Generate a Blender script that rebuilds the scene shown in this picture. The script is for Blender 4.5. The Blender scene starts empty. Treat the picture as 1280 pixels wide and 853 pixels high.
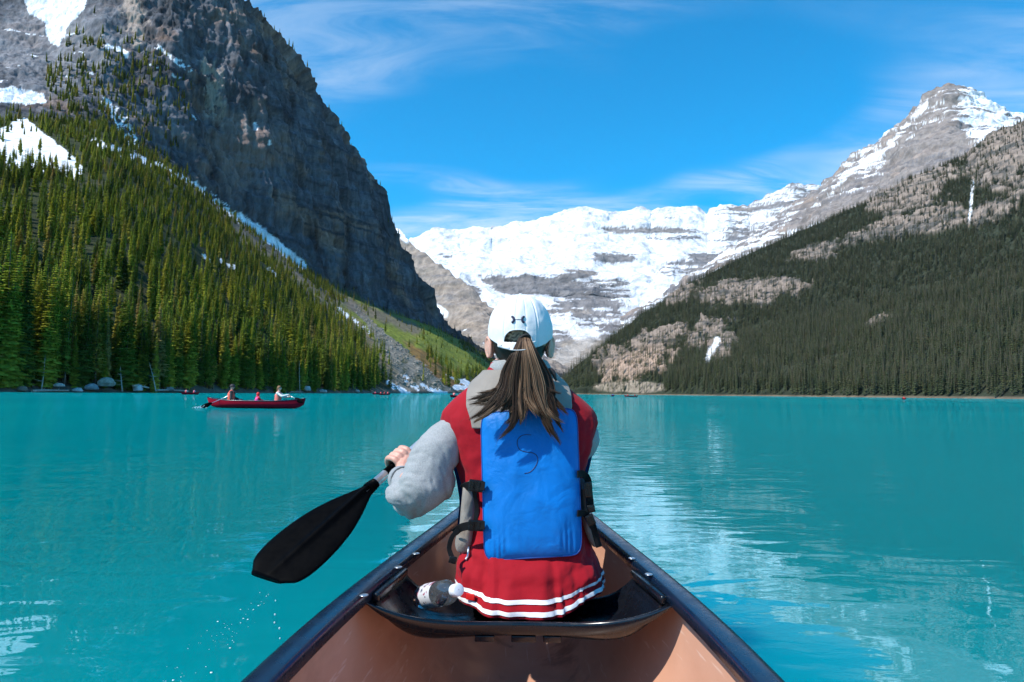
import bpy, bmesh, math, random
import numpy as np
from mathutils import Vector, Matrix
from mathutils.bvhtree import BVHTree

random.seed(7)
rng = np.random.default_rng(7)
SC = bpy.context.scene
COL = SC.collection
R = math.radians

# ------------------------------------------------------------------ camera
F = 853.0                                   # focal length in photograph pixels (1280 wide)
CX, CY = 640.0, 426.5
CAM = np.array([0.0, 0.0, 0.82])
PITCH, ROLL = math.atan2(65.1, F), R(0.555)
_fw = np.array([0, math.cos(PITCH), math.sin(PITCH)])
_u0 = np.array([0, -math.sin(PITCH), math.cos(PITCH)])
_r0 = np.array([1.0, 0, 0])
RIGHT = math.cos(ROLL) * _r0 + math.sin(ROLL) * _u0
UP = -math.sin(ROLL) * _r0 + math.cos(ROLL) * _u0
cam_data = bpy.data.cameras.new('camera')
cam = bpy.data.objects.new('camera', cam_data)
COL.objects.link(cam)
cam_data.sensor_width = 36.0
cam_data.lens = 36.0 * F / 1280.0
cam_data.clip_start = 0.05
cam_data.clip_end = 40000
_m = Matrix.Identity(4)
for _i in range(3):
    _m[_i][0], _m[_i][1], _m[_i][2], _m[_i][3] = RIGHT[_i], UP[_i], -_fw[_i], CAM[_i]
cam.matrix_world = _m
SC.camera = cam
SC.render.resolution_x, SC.render.resolution_y = 1024, 682

def at(px, py, Y):
    """World point seen at photograph pixel (px, py) that lies at world depth Y."""
    d = RIGHT * ((px - CX) / F) + UP * ((CY - py) / F) + _fw
    return CAM + d * (Y / d[1])

def at_many(px, py, Y):
    px, py, Y = np.broadcast_arrays(np.asarray(px, float), np.asarray(py, float), np.asarray(Y, float))
    d = RIGHT * ((px - CX) / F)[..., None] + UP * ((CY - py) / F)[..., None] + _fw
    return CAM + d * (Y / d[..., 1])[..., None]

def project(P):
    v = np.asarray(P, float) - CAM
    z = v @ _fw
    return CX + F * (v @ RIGHT) / z, CY - F * (v @ UP) / z

# ------------------------------------------------------------------ sky, sun, exposure
SUN_AZ_BACK = 31.0                          # degrees behind straight left
SUN_EL = 50.0
TO_SUN = Vector((-math.cos(R(SUN_AZ_BACK)) * math.cos(R(SUN_EL)), -math.sin(R(SUN_AZ_BACK)) * math.cos(R(SUN_EL)), math.sin(R(SUN_EL))))
world = bpy.data.worlds.new('World')
SC.world = world
world.use_nodes = True
wn = world.node_tree.nodes
wl = world.node_tree.links
wn.clear()
w_out = wn.new('ShaderNodeOutputWorld')
w_bg = wn.new('ShaderNodeBackground')
w_bg.inputs['Strength'].default_value = 0.15
w_sky = wn.new('ShaderNodeTexSky')
w_sky.sky_type = 'NISHITA'
w_sky.sun_disc = False
w_sky.sun_elevation = R(SUN_EL)
w_sky.sun_rotation = math.atan2(TO_SUN.x, TO_SUN.y)
w_sky.altitude = 1700
w_sky.air_density = 1.0
w_sky.dust_density = 0.4
w_sky.ozone_density = 1.6
w_hsv = wn.new('ShaderNodeHueSaturation')
w_hsv.inputs['Saturation'].default_value = 2.25
w_hsv.inputs['Hue'].default_value = 0.488
w_hsv.inputs['Value'].default_value = 1.42
wl.new(w_sky.outputs[0], w_hsv.inputs['Color'])
# thin cirrus, laid on a high plane above the place (world directions, whole sky)
w_tc = wn.new('ShaderNodeTexCoord')
w_sep = wn.new('ShaderNodeSeparateXYZ')
wl.new(w_tc.outputs['Generated'], w_sep.inputs[0])
def wmath(op, a, b=None, clamp=False):
    n = wn.new('ShaderNodeMath'); n.operation = op; n.use_clamp = clamp
    for k, s in enumerate((a, b)):
        if s is None: continue
        if isinstance(s, (int, float)): n.inputs[k].default_value = s
        else: wl.new(s, n.inputs[k])
    return n.outputs[0]
zz = wmath('ADD', wmath('MAXIMUM', w_sep.outputs[2], 0.0), 0.22)
w_cmb = wn.new('ShaderNodeCombineXYZ')
wl.new(wmath('DIVIDE', w_sep.outputs[0], zz), w_cmb.inputs[0])
wl.new(wmath('DIVIDE', w_sep.outputs[1], zz), w_cmb.inputs[1])
CLOUD_OFF = 4.3
def wnoise(scale, rot, stretch, detail, dist, off=0.0, rough=0.55):
    mp = wn.new('ShaderNodeMapping')
    mp.inputs['Rotation'].default_value = (0, 0, R(rot))
    mp.inputs['Scale'].default_value = (stretch[0], stretch[1], 1)
    mp.inputs['Location'].default_value = (off, off * 1.7, off)
    wl.new(w_cmb.outputs[0], mp.inputs[0])
    nz = wn.new('ShaderNodeTexNoise')
    nz.inputs['Scale'].default_value = scale
    nz.inputs['Detail'].default_value = detail
    nz.inputs['Roughness'].default_value = rough
    nz.inputs['Distortion'].default_value = dist
    wl.new(mp.outputs[0], nz.inputs['Vector'])
    return nz.outputs['Fac']
def wramp(v, a, b):
    n = wn.new('ShaderNodeMapRange'); n.interpolation_type = 'SMOOTHSTEP'
    n.inputs['From Min'].default_value = a; n.inputs['From Max'].default_value = b
    wl.new(v, n.inputs['Value'])
    return n.outputs[0]
big = wramp(wnoise(0.9, 30, (1.0, 1.5), 2.0, 0.6, CLOUD_OFF), 0.40, 0.60)
wisp = wramp(wnoise(3.4, -38, (0.5, 2.0), 8.0, 1.3, 1.3, 0.64), 0.34, 0.74)
soft = wramp(wnoise(1.5, 30, (0.8, 1.6), 5.0, 0.8, 6.2), 0.35, 0.8)
low = wmath('SUBTRACT', 1.0, wramp(w_sep.outputs[2], 0.18, 0.62))
cl = wmath('MULTIPLY', big, wmath('ADD', wmath('MULTIPLY', wisp, 0.62), wmath('MULTIPLY', soft, 0.36)))
cl = wmath('MULTIPLY', cl, wmath('ADD', wmath('MULTIPLY', low, 0.65), 0.25), True)
w_mix = wn.new('ShaderNodeMix'); w_mix.data_type = 'RGBA'
w_mix.inputs[7].default_value = (5.0, 5.6, 6.3, 1)
wl.new(cl, w_mix.inputs[0])
wl.new(w_hsv.outputs[0], w_mix.inputs[6])
wl.new(w_mix.outputs[2], w_bg.inputs[0])
wl.new(w_bg.outputs[0], w_out.inputs[0])

sun_data = bpy.data.lights.new('sun', 'SUN')
sun_data.energy = 5.0
sun_data.angle = R(0.53)
sun_data.color = (1.0, 0.955, 0.88)
sun = bpy.data.objects.new('sun', sun_data)
COL.objects.link(sun)
sun.rotation_euler = TO_SUN.to_track_quat('Z', 'Y').to_euler()
sun.location = (-30, -10, 40)

SC.view_settings.view_transform = 'Standard'
SC.view_settings.look = 'None'
SC.view_settings.exposure = 0.27
SC.view_settings.gamma = 1.0
SC.view_settings.use_curve_mapping = False
SC.render.engine = 'CYCLES'
SC.cycles.use_denoising = True
try: SC.cycles.denoiser = 'OPENIMAGEDENOISE'
except Exception: pass
SC.cycles.max_bounces = 6
SC.cycles.diffuse_bounces = 3
SC.cycles.glossy_bounces = 3
SC.cycles.transmission_bounces = 6
SC.cycles.transparent_max_bounces = 8
SC.cycles.caustics_reflective = False
SC.cycles.caustics_refractive = False
SC.cycles.sample_clamp_indirect = 6.0

# ------------------------------------------------------------------ numpy noise
_perm = np.random.default_rng(11).permutation(256)
_perm = np.concatenate([_perm, _perm, _perm])
_grad = np.random.default_rng(12).normal(size=(256, 3))
_grad /= np.linalg.norm(_grad, axis=1)[:, None]

def perlin(P):
    P = np.asarray(P, float)
    i = np.floor(P).astype(np.int64); f = P - i
    u = f * f * f * (f * (f * 6 - 15) + 10)
    i &= 255
    out = 0
    for dx in (0, 1):
        wx = u[..., 0] if dx else 1 - u[..., 0]
        a = _perm[i[..., 0] + dx]
        for dy in (0, 1):
            wy = u[..., 1] if dy else 1 - u[..., 1]
            b = _perm[a + ((i[..., 1] + dy) & 255)]
            for dz in (0, 1):
                wz = u[..., 2] if dz else 1 - u[..., 2]
                g = _grad[_perm[b + ((i[..., 2] + dz) & 255)]]
                dot = g[..., 0] * (f[..., 0] - dx) + g[..., 1] * (f[..., 1] - dy) + g[..., 2] * (f[..., 2] - dz)
                out = out + wx * wy * wz * dot
    return out * 1.5

def fbm(P, scale=(1, 1, 1), octaves=5, gain=0.5, seed=0.0, ridged=False):
    Q = np.asarray(P, float) / np.asarray(scale, float) + seed * 17.31
    tot, amp, norm = 0, 1.0, 0
    for k in range(octaves):
        n = perlin(Q)
        if ridged: n = 1 - 2 * np.abs(n)
        tot = tot + amp * n; norm += amp
        amp *= gain; Q = Q * 2.03 + 5.7
    return tot / norm

def sstep(x, a, b):
    t = np.clip((np.asarray(x, float) - a) / (b - a), 0, 1)
    return t * t * (3 - 2 * t)

# ------------------------------------------------------------------ mesh helpers
def mesh_from(name, verts, faces, smooth=False):
    me = bpy.data.meshes.new(name)
    if isinstance(faces, np.ndarray):
        n = faces.shape[1]
        me.vertices.add(len(verts)); me.vertices.foreach_set('co', np.asarray(verts, np.float32).ravel())
        me.loops.add(faces.size); me.loops.foreach_set('vertex_index', faces.astype(np.int32).ravel())
        me.polygons.add(len(faces))
        me.polygons.foreach_set('loop_start', np.arange(0, faces.size, n, dtype=np.int32))
        me.update(calc_edges=True)
    else:
        me.from_pydata([tuple(map(float, v)) for v in verts], [], faces)
    if smooth:
        me.polygons.foreach_set('use_smooth', np.ones(len(me.polygons), bool))
    me.validate()
    return me

def link(name, me, material=None):
    o = bpy.data.objects.new(name, me)
    COL.objects.link(o)
    if material is not None and me is not None and not me.materials: me.materials.append(material)
    return o
ORIGIN = {}

def tag(o, label=None, cat=None, group=None, kind=None):
    if label: o['label'] = label
    if cat: o['category'] = cat
    if group: o['group'] = group
    if kind: o['kind'] = kind
    return o

def thing(name, label, cat, loc=(0, 0, 0), group=None):
    """An Empty at the thing's base; its parts are modelled in world coordinates."""
    o = bpy.data.objects.new(name, None); COL.objects.link(o)
    o.empty_display_size = 0.1
    o.location = tuple(map(float, loc)); ORIGIN[o.name] = tuple(map(float, loc))
    return tag(o, label, cat, group)

def part(name, geo, material, parent, smooth=True, label=None):
    """geo = (verts, faces) in world coordinates, or a mesh."""
    me = geo if isinstance(geo, bpy.types.Mesh) else mesh_from(name, geo[0], geo[1], smooth)
    o = link(name, me, material)
    if parent is not None:
        o.parent = parent
        top = parent
        while top.parent is not None: top = top.parent
        loc = Vector(ORIGIN.get(top.name, (0, 0, 0)))
        # a part's own frame is the world frame: undo the thing's translation once
        o.matrix_parent_inverse = Matrix.Translation(-loc) if parent is top else Matrix.Identity(4)
    if label: o['label'] = label
    return o

def grid_faces(nu, nv, wrap_u=False, wrap_v=False):
    iu = np.arange(nu if wrap_u else nu - 1); iv = np.arange(nv if wrap_v else nv - 1)
    a, b = np.meshgrid(iu, iv, indexing='ij')
    a2, b2 = (a + 1) % nu, (b + 1) % nv
    return np.stack([a * nv + b, a2 * nv + b, a2 * nv + b2, a * nv + b2], -1).reshape(-1, 4)

def merge(*geos):
    V, Fs, n = [], [], 0
    for v, f in geos:
        v = np.asarray(v, float)
        V.append(v); Fs += [tuple(int(i) + n for i in q) for q in f]; n += len(v)
    return np.concatenate(V), Fs

def frames(pts):
    pts = np.asarray(pts, float)
    T = np.gradient(pts, axis=0); T /= np.linalg.norm(T, axis=1)[:, None] + 1e-12
    ref = np.array([0, 0, 1.0]) if abs(T[0][2]) < 0.9 else np.array([1.0, 0, 0])
    n = np.cross(T[0], ref); n /= np.linalg.norm(n)
    Ns = [n]
    for t in T[1:]:
        n = Ns[-1] - t * np.dot(Ns[-1], t); n /= np.linalg.norm(n) + 1e-12; Ns.append(n)
    Ns = np.array(Ns)
    return T, Ns, np.cross(T, Ns)

def tube(pts, r, seg=8, caps=True, flat=1.0, up=None):
    pts = np.asarray(pts, float); n = len(pts)
    r = np.broadcast_to(np.asarray(r, float), (n,))
    T, A, B = frames(pts)
    if up is not None:
        A = np.asarray(up, float) - T * (T @ np.asarray(up, float))[:, None]
        A /= np.linalg.norm(A, axis=1)[:, None]; B = np.cross(T, A)
    an = np.linspace(0, 2 * math.pi, seg, endpoint=False)
    V = pts[:, None] + r[:, None, None] * (np.cos(an)[None, :, None] * A[:, None] * flat + np.sin(an)[None, :, None] * B[:, None])
    fs = [tuple(q) for q in grid_faces(n, seg, wrap_v=True)]
    if caps:
        fs.append(tuple(range(seg))[::-1]); fs.append(tuple((n - 1) * seg + k for k in range(seg)))
    return V.reshape(-1, 3), fs

def smooth_path(pts, n):
    """Catmull-Rom through the points (any row width)."""
    P = np.asarray(pts, float)
    P = np.concatenate([[2 * P[0] - P[1]], P, [2 * P[-1] - P[-2]]])
    t = np.linspace(0, len(P) - 3 - 1e-9, n); i = t.astype(int); f = (t - i)[:, None]
    a, b, c, d = P[i], P[i + 1], P[i + 2], P[i + 3]
    return 0.5 * (2 * b + (c - a) * f + (2 * a - 5 * b + 4 * c - d) * f * f + (3 * b - a - 3 * c + d) * f ** 3)

def limb(pts, r, seg=14, n=None):
    """Sphere-swept chain with rounded ends."""
    pts = np.asarray(pts, float); r = np.asarray(r, float)
    if n: 
        q = smooth_path(np.column_stack([pts, r]), n); pts, r = q[:, :3], q[:, 3]
    d0 = pts[0] - pts[1]; d0 /= np.linalg.norm(d0); d1 = pts[-1] - pts[-2]; d1 /= np.linalg.norm(d1)
    P, Q = [], []
    for a in (80, 60, 40, 20): P.append(pts[0] + d0 * r[0] * math.sin(R(a))); Q.append(r[0] * math.cos(R(a)))
    P += list(pts); Q += list(r)
    for a in (20, 40, 60, 80): P.append(pts[-1] + d1 * r[-1] * math.sin(R(a))); Q.append(r[-1] * math.cos(R(a)))
    return tube(P, Q, seg)

def ellipsoid(c, rad, rot=None, nu=24, nv=16):
    th = np.linspace(0, 2 * math.pi, nu, endpoint=False); ph = np.linspace(-math.pi / 2 + 0.06, math.pi / 2 - 0.06, nv)
    a, b = np.meshgrid(ph, th, indexing='ij')
    V = np.stack([np.cos(a) * np.cos(b), np.cos(a) * np.sin(b), np.sin(a)], -1).reshape(-1, 3) * np.asarray(rad, float)
    if rot is not None: V = V @ np.asarray(rot, float).T
    fs = [tuple(q) for q in grid_faces(nv, nu, wrap_v=True)]
    fs.append(tuple(range(nu))[::-1]); fs.append(tuple((nv - 1) * nu + k for k in range(nu)))
    return V + np.asarray(c, float), fs

def box(c, half, rot=None, bevel=0.0):
    bm = bmesh.new(); bmesh.ops.create_cube(bm, size=2.0)
    for v in bm.verts: v.co = Vector((v.co.x * half[0], v.co.y * half[1], v.co.z * half[2]))
    if bevel: bmesh.ops.bevel(bm, geom=list(bm.edges), offset=bevel, segments=2, affect='EDGES', profile=0.6)
    bm.verts.index_update()
    V = np.array([v.co[:] for v in bm.verts]); fs = [tuple(v.index for v in f.verts) for f in bm.faces]; bm.free()
    if rot is not None: V = V @ np.asarray(rot, float).T
    return V + np.asarray(c, float), fs

def evaluated(me, mods):
    """Mesh after a list of (type, settings) modifiers."""
    o = bpy.data.objects.new('tmp', me); COL.objects.link(o)
    for t, s in mods:
        m = o.modifiers.new(t, t)
        for k, v in s.items(): setattr(m, k, v)
    dg = bpy.context.evaluated_depsgraph_get(); dg.update()
    out = bpy.data.meshes.new_from_object(o.evaluated_get(dg))
    bpy.data.objects.remove(o); bpy.data.meshes.remove(me)
    return out

def union(geos, voxel, smooth=6, factor=0.5):
    me = mesh_from('u', *merge(*geos))
    bm = bmesh.new(); bm.from_mesh(me); bmesh.ops.recalc_face_normals(bm, faces=bm.faces); bm.to_mesh(me); bm.free()
    out = evaluated(me, [('REMESH', dict(mode='VOXEL', voxel_size=voxel)), ('SMOOTH', dict(iterations=smooth, factor=factor))])
    out.polygons.foreach_set('use_smooth', np.ones(len(out.polygons), bool))
    return out

def mverts(me):
    a = np.empty(len(me.vertices) * 3, np.float32); me.vertices.foreach_get('co', a); return a.reshape(-1, 3).astype(float)
def mnormals(me):
    a = np.empty(len(me.vertices) * 3, np.float32); me.vertex_normals.foreach_get('vector', a); return a.reshape(-1, 3).astype(float)
def set_verts(me, V):
    me.vertices.foreach_set('co', np.asarray(V, np.float32).ravel()); me.update()
def set_color(me, name, C):
    a = me.color_attributes.new(name, 'FLOAT_COLOR', 'POINT')
    C = np.asarray(C, np.float32)
    if C.shape[1] == 3: C = np.concatenate([C, np.ones((len(C), 1), np.float32)], 1)
    a.data.foreach_set('color', C.ravel())

# ------------------------------------------------------------------ materials
class NT:
    def __init__(s, name):
        s.m = bpy.data.materials.new(name); s.m.use_nodes = True
        s.t = s.m.node_tree; s.n = s.t.nodes; s.n.clear()
        s.out = s.n.new('ShaderNodeOutputMaterial')
    def node(s, typ, ins=None, **kw):
        n = s.n.new('ShaderNode' + typ)
        for k, v in kw.items(): setattr(n, k, v)
        for k, v in (ins or {}).items(): s.set(n.inputs[k], v)
        return n
    def set(s, sock, v):
        if isinstance(v, bpy.types.NodeSocket): s.t.links.new(v, sock)
        elif isinstance(v, (tuple, list)) and len(v) == 3 and sock.type == 'RGBA': sock.default_value = (*v, 1)
        else: sock.default_value = v
    def noise(s, scale, vec=None, detail=4.0, rough=0.55, dist=0.0, out='Fac'):
        ins = dict(Scale=scale, Detail=detail, Roughness=rough, Distortion=dist)
        if vec is not None: ins['Vector'] = vec
        return s.node('TexNoise', ins).outputs[out]
    def mapping(s, vec, scale=(1, 1, 1), rot=(0, 0, 0), loc=(0, 0, 0)):
        return s.node('Mapping', dict(Vector=vec, Scale=scale, Rotation=rot, Location=loc)).outputs[0]
    def math(s, op, a, b=0.0, clamp=False):
        n = s.node('Math', operation=op, use_clamp=clamp); s.set(n.inputs[0], a); s.set(n.inputs[1], b); return n.outputs[0]
    def ramp(s, v, a, b, lo=0.0, hi=1.0):
        return s.node('MapRange', {'Value': v, 'From Min': a, 'From Max': b, 'To Min': lo, 'To Max': hi}, interpolation_type='SMOOTHSTEP').outputs[0]
    def mix(s, f, a, b, blend='MIX'):
        n = s.node('Mix', data_type='RGBA', blend_type=blend); s.set(n.inputs[0], f); s.set(n.inputs[6], a); s.set(n.inputs[7], b); return n.outputs[2]
    def bump(s, h, strength=0.5, dist=0.01, normal=None):
        ins = dict(Height=h, Strength=strength, Distance=dist)
        if normal is not None: ins['Normal'] = normal
        return s.node('Bump', ins).outputs[0]
    def coord(s, k='Object'): return s.node('TexCoord').outputs[k]
    def pos(s): return s.node('NewGeometry').outputs['Position']
    def attr(s, name, out='Color'): return s.node('Attribute', attribute_name=name).outputs[out]
    def bsdf(s, color, rough=0.6, metal=0.0, normal=None, **extra):
        b = s.node('BsdfPrincipled'); s.set(b.inputs['Base Color'], color); s.set(b.inputs['Roughness'], rough); s.set(b.inputs['Metallic'], metal)
        if normal is not None: s.set(b.inputs['Normal'], normal)
        for k, v in extra.items(): s.set(b.inputs[k.replace('_', ' ')], v)
        s.t.links.new(b.outputs[0], s.out.inputs[0]); return b

def plain(name, col, rough=0.6, metal=0.0, vary=0.15, scale=20.0, bump=0.0, bscale=200.0, bdist=0.002, spec=0.5, sheen=0.0):
    t = NT(name); c = t.coord()
    n = t.noise(scale, c, 5.0)
    k = t.ramp(n, 0.3, 0.7, 1 - vary, 1 + vary)
    colr = t.mix(1.0, tuple(col), t.node('CombineColor', {0: k, 1: k, 2: k}).outputs[0], 'MULTIPLY')
    nm = t.bump(t.noise(bscale, c, 3.0), bump, bdist) if bump else None
    r = t.ramp(t.noise(scale * 1.7, c, 3.0), 0.3, 0.7, rough * 0.85, min(1, rough * 1.15))
    b = t.bsdf(colr, r, metal, nm, Specular_IOR_Level=spec)
    if sheen: b.inputs['Sheen Weight'].default_value = sheen
    return t.m
# ================================================================== THE LAND
def horizon_y(px): return 491.6 + (px - 640) * math.tan(ROLL)

def profile_grid(keys, cols, seg_rows):
    """keys: {px: [(y or ('z', h), depth), ...]} -> grid of world points (cols x rows), real depths along every bearing."""
    kp = sorted(keys); K = len(keys[kp[0]])
    pts = np.zeros((len(kp), K, 3))          # (horizontal bearing x/y, depth Y, height z)
    for i, p in enumerate(kp):
        for k, (y, d) in enumerate(keys[p]):
            if isinstance(y, tuple):
                pts[i, k] = ((p - CX) / F, d, y[1])
            else:
                w = at(p, y, d); pts[i, k] = (w[0] / w[1], d, w[2])
    C = np.zeros((len(cols), K, 3))
    for k in range(K):
        for c in range(3): C[:, k, c] = np.interp(cols, kp, pts[:, k, c])
    rows = []
    for k in range(K - 1):
        n = seg_rows[k]
        t = np.linspace(0, 1, n, endpoint=(k == K - 2))[None, :, None]
        rows.append(C[:, k:k + 1] * (1 - t) + C[:, k + 1:k + 2] * t)
    G = np.concatenate(rows, 1)
    return np.stack([G[..., 0] * G[..., 1], G[..., 1], G[..., 2]], -1)

def grid_normals(G):
    du = np.gradient(G, axis=0); dv = np.gradient(G, axis=1)
    n = np.cross(du, dv); n /= np.linalg.norm(n, axis=-1)[..., None] + 1e-9
    return n * np.where((n * (CAM - G)).sum(-1) < 0, -1.0, 1.0)[..., None]

def ell(px, py, cx, cy, rx, ry, rot=0.0):
    """Soft ellipse: 1 at the centre, 0 at the rim, negative outside."""
    c, s = math.cos(R(rot)), math.sin(R(rot))
    x, y = px - cx, py - cy
    return 1 - np.sqrt(((x * c + y * s) / rx) ** 2 + ((-x * s + y * c) / ry) ** 2)

def seg_dist(px, py, line):
    best = np.full(px.shape, 1e9)
    for (x0, y0), (x1, y1) in zip(line[:-1], line[1:]):
        vx, vy = x1 - x0, y1 - y0
        t = np.clip(((px - x0) * vx + (py - y0) * vy) / (vx * vx + vy * vy), 0, 1)
        best = np.minimum(best, np.hypot(px - x0 - t * vx, py - y0 - t * vy))
    return best

def inside(px, py, poly):
    r = np.zeros(px.shape, bool); n = len(poly)
    for i in range(n):
        (x0, y0), (x1, y1) = poly[i], poly[(i + 1) % n]
        c = ((y0 > py) != (y1 > py)) & (px < (x1 - x0) * (py - y0) / (y1 - y0 + 1e-9) + x0)
        r ^= c
    return r

def lerp3(a, b, t): return a * (1 - t[..., None]) + np.asarray(b, float) * t[..., None]

def terrain_material(name, bump_scale, bump_dist, fine, zs=1.0):
    t = NT(name); p = t.mapping(t.pos(), (1, 1, zs))
    col = t.attr('tint')
    k = t.ramp(t.noise(fine, p, 6.0, 0.65), 0.25, 0.75, 0.62, 1.38)
    col = t.mix(1.0, col, t.node('CombineColor', {0: k, 1: k, 2: k}).outputs[0], 'MULTIPLY')
    nm = t.bump(t.noise(bump_scale, p, 8.0, 0.62), 0.9, bump_dist)
    t.bsdf(col, 0.9, 0, nm, Specular_IOR_Level=0.15)
    return t.m

def build_land(name, G, tint, material, label):
    V = G.reshape(-1, 3)
    me = mesh_from(name, V, grid_faces(*G.shape[:2]), True)
    set_color(me, 'tint', tint.reshape(-1, 3))
    return tag(link(name, me, material), label, 'mountain' if 'mountain' in name else 'hill', kind='structure')

# ------------------------------------------------------------------ mountain on the left: forest slope, talus, dark cliff
_shore_L = ([-500, -200, 0, 200, 350, 430, 480, 530, 570, 600, 640], [86, 112, 142, 178, 240, 305, 375, 470, 600, 760, 950])
def shore_left(px): return float(np.interp(px, *_shore_L))
_base = {-500: (150, 480), -200: (150, 540), 0: (150, 650), 60: (150, 690), 130: (152, 750), 215: (208, 810), 300: (276, 890), 335: (303, 930), 375: (332, 980), 430: (368, 1060), 470: (383, 1135), 483: (389, 1165),
         488: (391, 1165), 505: (396, 1220), 525: (402, 1290), 550: (412, 1390), 585: (430, 1550), 612: (447, 1700), 645: (474, 1850)}
_mid = {-500: (60, 600), -200: (40, 740), 0: (62, 840), 60: (64, 870), 130: (40, 880), 215: (70, 900), 300: (130, 955), 335: (150, 1000), 375: (190, 1050), 430: (255, 1135), 470: (300, 1215), 483: (312, 1240),
        488: (330, 1235), 505: (350, 1275), 525: (372, 1330), 550: (405, 1408), 585: (427, 1570), 612: (445, 1720), 645: (473, 1870)}
_top = {-500: (0, 740), -200: (-60, 960), 0: (-90, 1090), 60: (-100, 1100), 130: (-110, 1070), 215: (-100, 1030), 300: (-6, 1040), 335: (31, 1080), 375: (86, 1135), 430: (170, 1225), 470: (226, 1300), 483: (246, 1320),
        488: (282, 1305), 505: (315, 1335), 525: (350, 1375), 550: (399, 1430), 585: (424, 1590), 612: (443, 1740), 645: (472, 1890)}
_L = {p: (_base[p], _mid[p], _top[p]) for p in _base}
keys = {}
for p, (b, m, t_) in _L.items():
    s = shore_left(p); zt = at(p, t_[0], t_[1])[2]
    keys[p] = [(('z', -1.5), s - 3), (('z', 1.2), s + 4), b, m, t_, (('z', zt * 0.9), t_[1] + 160), (('z', zt * 0.5), t_[1] + 700)]
colsL = np.concatenate([np.linspace(-500, -30, 70), np.arange(-27, 645, 1.15)])
GL = profile_grid(keys, colsL, [4, 230, 110, 130, 12, 8])
nrm = grid_normals(GL)
px0, py0 = project(GL)
rowi = np.arange(GL.shape[1])[None, :] * np.ones((GL.shape[0], 1))
cliff = sstep(rowi, 222, 250) * (1 - sstep(rowi, 476, 490) * 0.7)
rib = fbm(GL, (60, 60, 520), 6, 0.58, 1.0, True)
ledge = fbm(GL, (420, 420, 40), 5, 0.55, 2.0)
chunk = fbm(GL, (16, 16, 260), 5, 0.62, 3.0, True)
block = fbm(GL, (150, 150, 700), 3, 0.5, 9.0, True)
edge = np.clip(1 - np.abs(px0 - 300) / 900, 0.4, 1) * (0.45 + 0.55 * sstep(px0, 120, 270))
crack = np.clip(fbm(GL, (24, 24, 420), 4, 0.55, 12.5, True), 0, 1) ** 3
disp = (rib * 20 + ledge * 18 + chunk * 6 + block * 28 - crack * 12)
disp = cliff * (disp - np.average(disp, weights=cliff) - 6) * edge
slope_n = fbm(GL, (60, 60, 60), 5, 0.5, 4.0)
disp = disp + (1 - cliff) * slope_n * 5.5 * sstep(rowi, 6, 40)
GL = GL + nrm * disp[..., None]
GL[..., 2] += cliff * (fbm(GL, (30, 30, 30), 4, 0.5, 8.0) * 4)
px, py = project(GL)
wob = fbm(np.stack([px / 22, py / 22, px * 0], -1), octaves=4, seed=1.0)
wob2 = fbm(np.stack([px / 7, py / 7, px * 0], -1), octaves=3, seed=2.0)
n1 = fbm(GL, (18, 18, 18), 5, 0.6, 5.0)
n2 = fbm(GL, (120, 120, 60), 4, 0.5, 6.0)
strat = fbm(GL, (400, 400, 9), 3, 0.6, 7.0)
ROCK = np.zeros(GL.shape)
ROCK[:] = (0.085, 0.09, 0.105)
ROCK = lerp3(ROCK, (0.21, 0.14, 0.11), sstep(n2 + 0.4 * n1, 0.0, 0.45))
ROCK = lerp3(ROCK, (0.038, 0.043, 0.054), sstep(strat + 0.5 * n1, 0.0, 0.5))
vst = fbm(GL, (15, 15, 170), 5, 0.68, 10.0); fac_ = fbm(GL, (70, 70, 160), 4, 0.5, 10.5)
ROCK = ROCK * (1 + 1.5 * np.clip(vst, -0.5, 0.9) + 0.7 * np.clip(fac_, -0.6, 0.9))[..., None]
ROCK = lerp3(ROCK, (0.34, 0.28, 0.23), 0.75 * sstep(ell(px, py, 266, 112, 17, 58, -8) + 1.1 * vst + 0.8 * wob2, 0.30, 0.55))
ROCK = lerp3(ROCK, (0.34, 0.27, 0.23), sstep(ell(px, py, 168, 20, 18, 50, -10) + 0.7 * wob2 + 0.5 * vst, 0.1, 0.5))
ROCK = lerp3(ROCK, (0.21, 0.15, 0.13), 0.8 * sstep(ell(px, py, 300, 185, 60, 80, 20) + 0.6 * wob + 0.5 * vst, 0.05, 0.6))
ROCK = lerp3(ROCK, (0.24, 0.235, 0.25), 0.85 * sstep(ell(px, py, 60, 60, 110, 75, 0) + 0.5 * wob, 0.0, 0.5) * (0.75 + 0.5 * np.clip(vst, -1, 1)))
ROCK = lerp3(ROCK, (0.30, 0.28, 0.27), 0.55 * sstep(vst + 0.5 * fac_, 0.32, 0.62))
ground = np.zeros(GL.shape); ground[:] = (0.034, 0.042, 0.016)
ground = lerp3(ground, (0.11, 0.085, 0.05), sstep(n1, 0.1, 0.6) * 0.6)
tint = lerp3(ground, (0, 0, 0), np.zeros(px.shape)) * (1 - cliff[..., None]) + ROCK * cliff[..., None]
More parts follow.
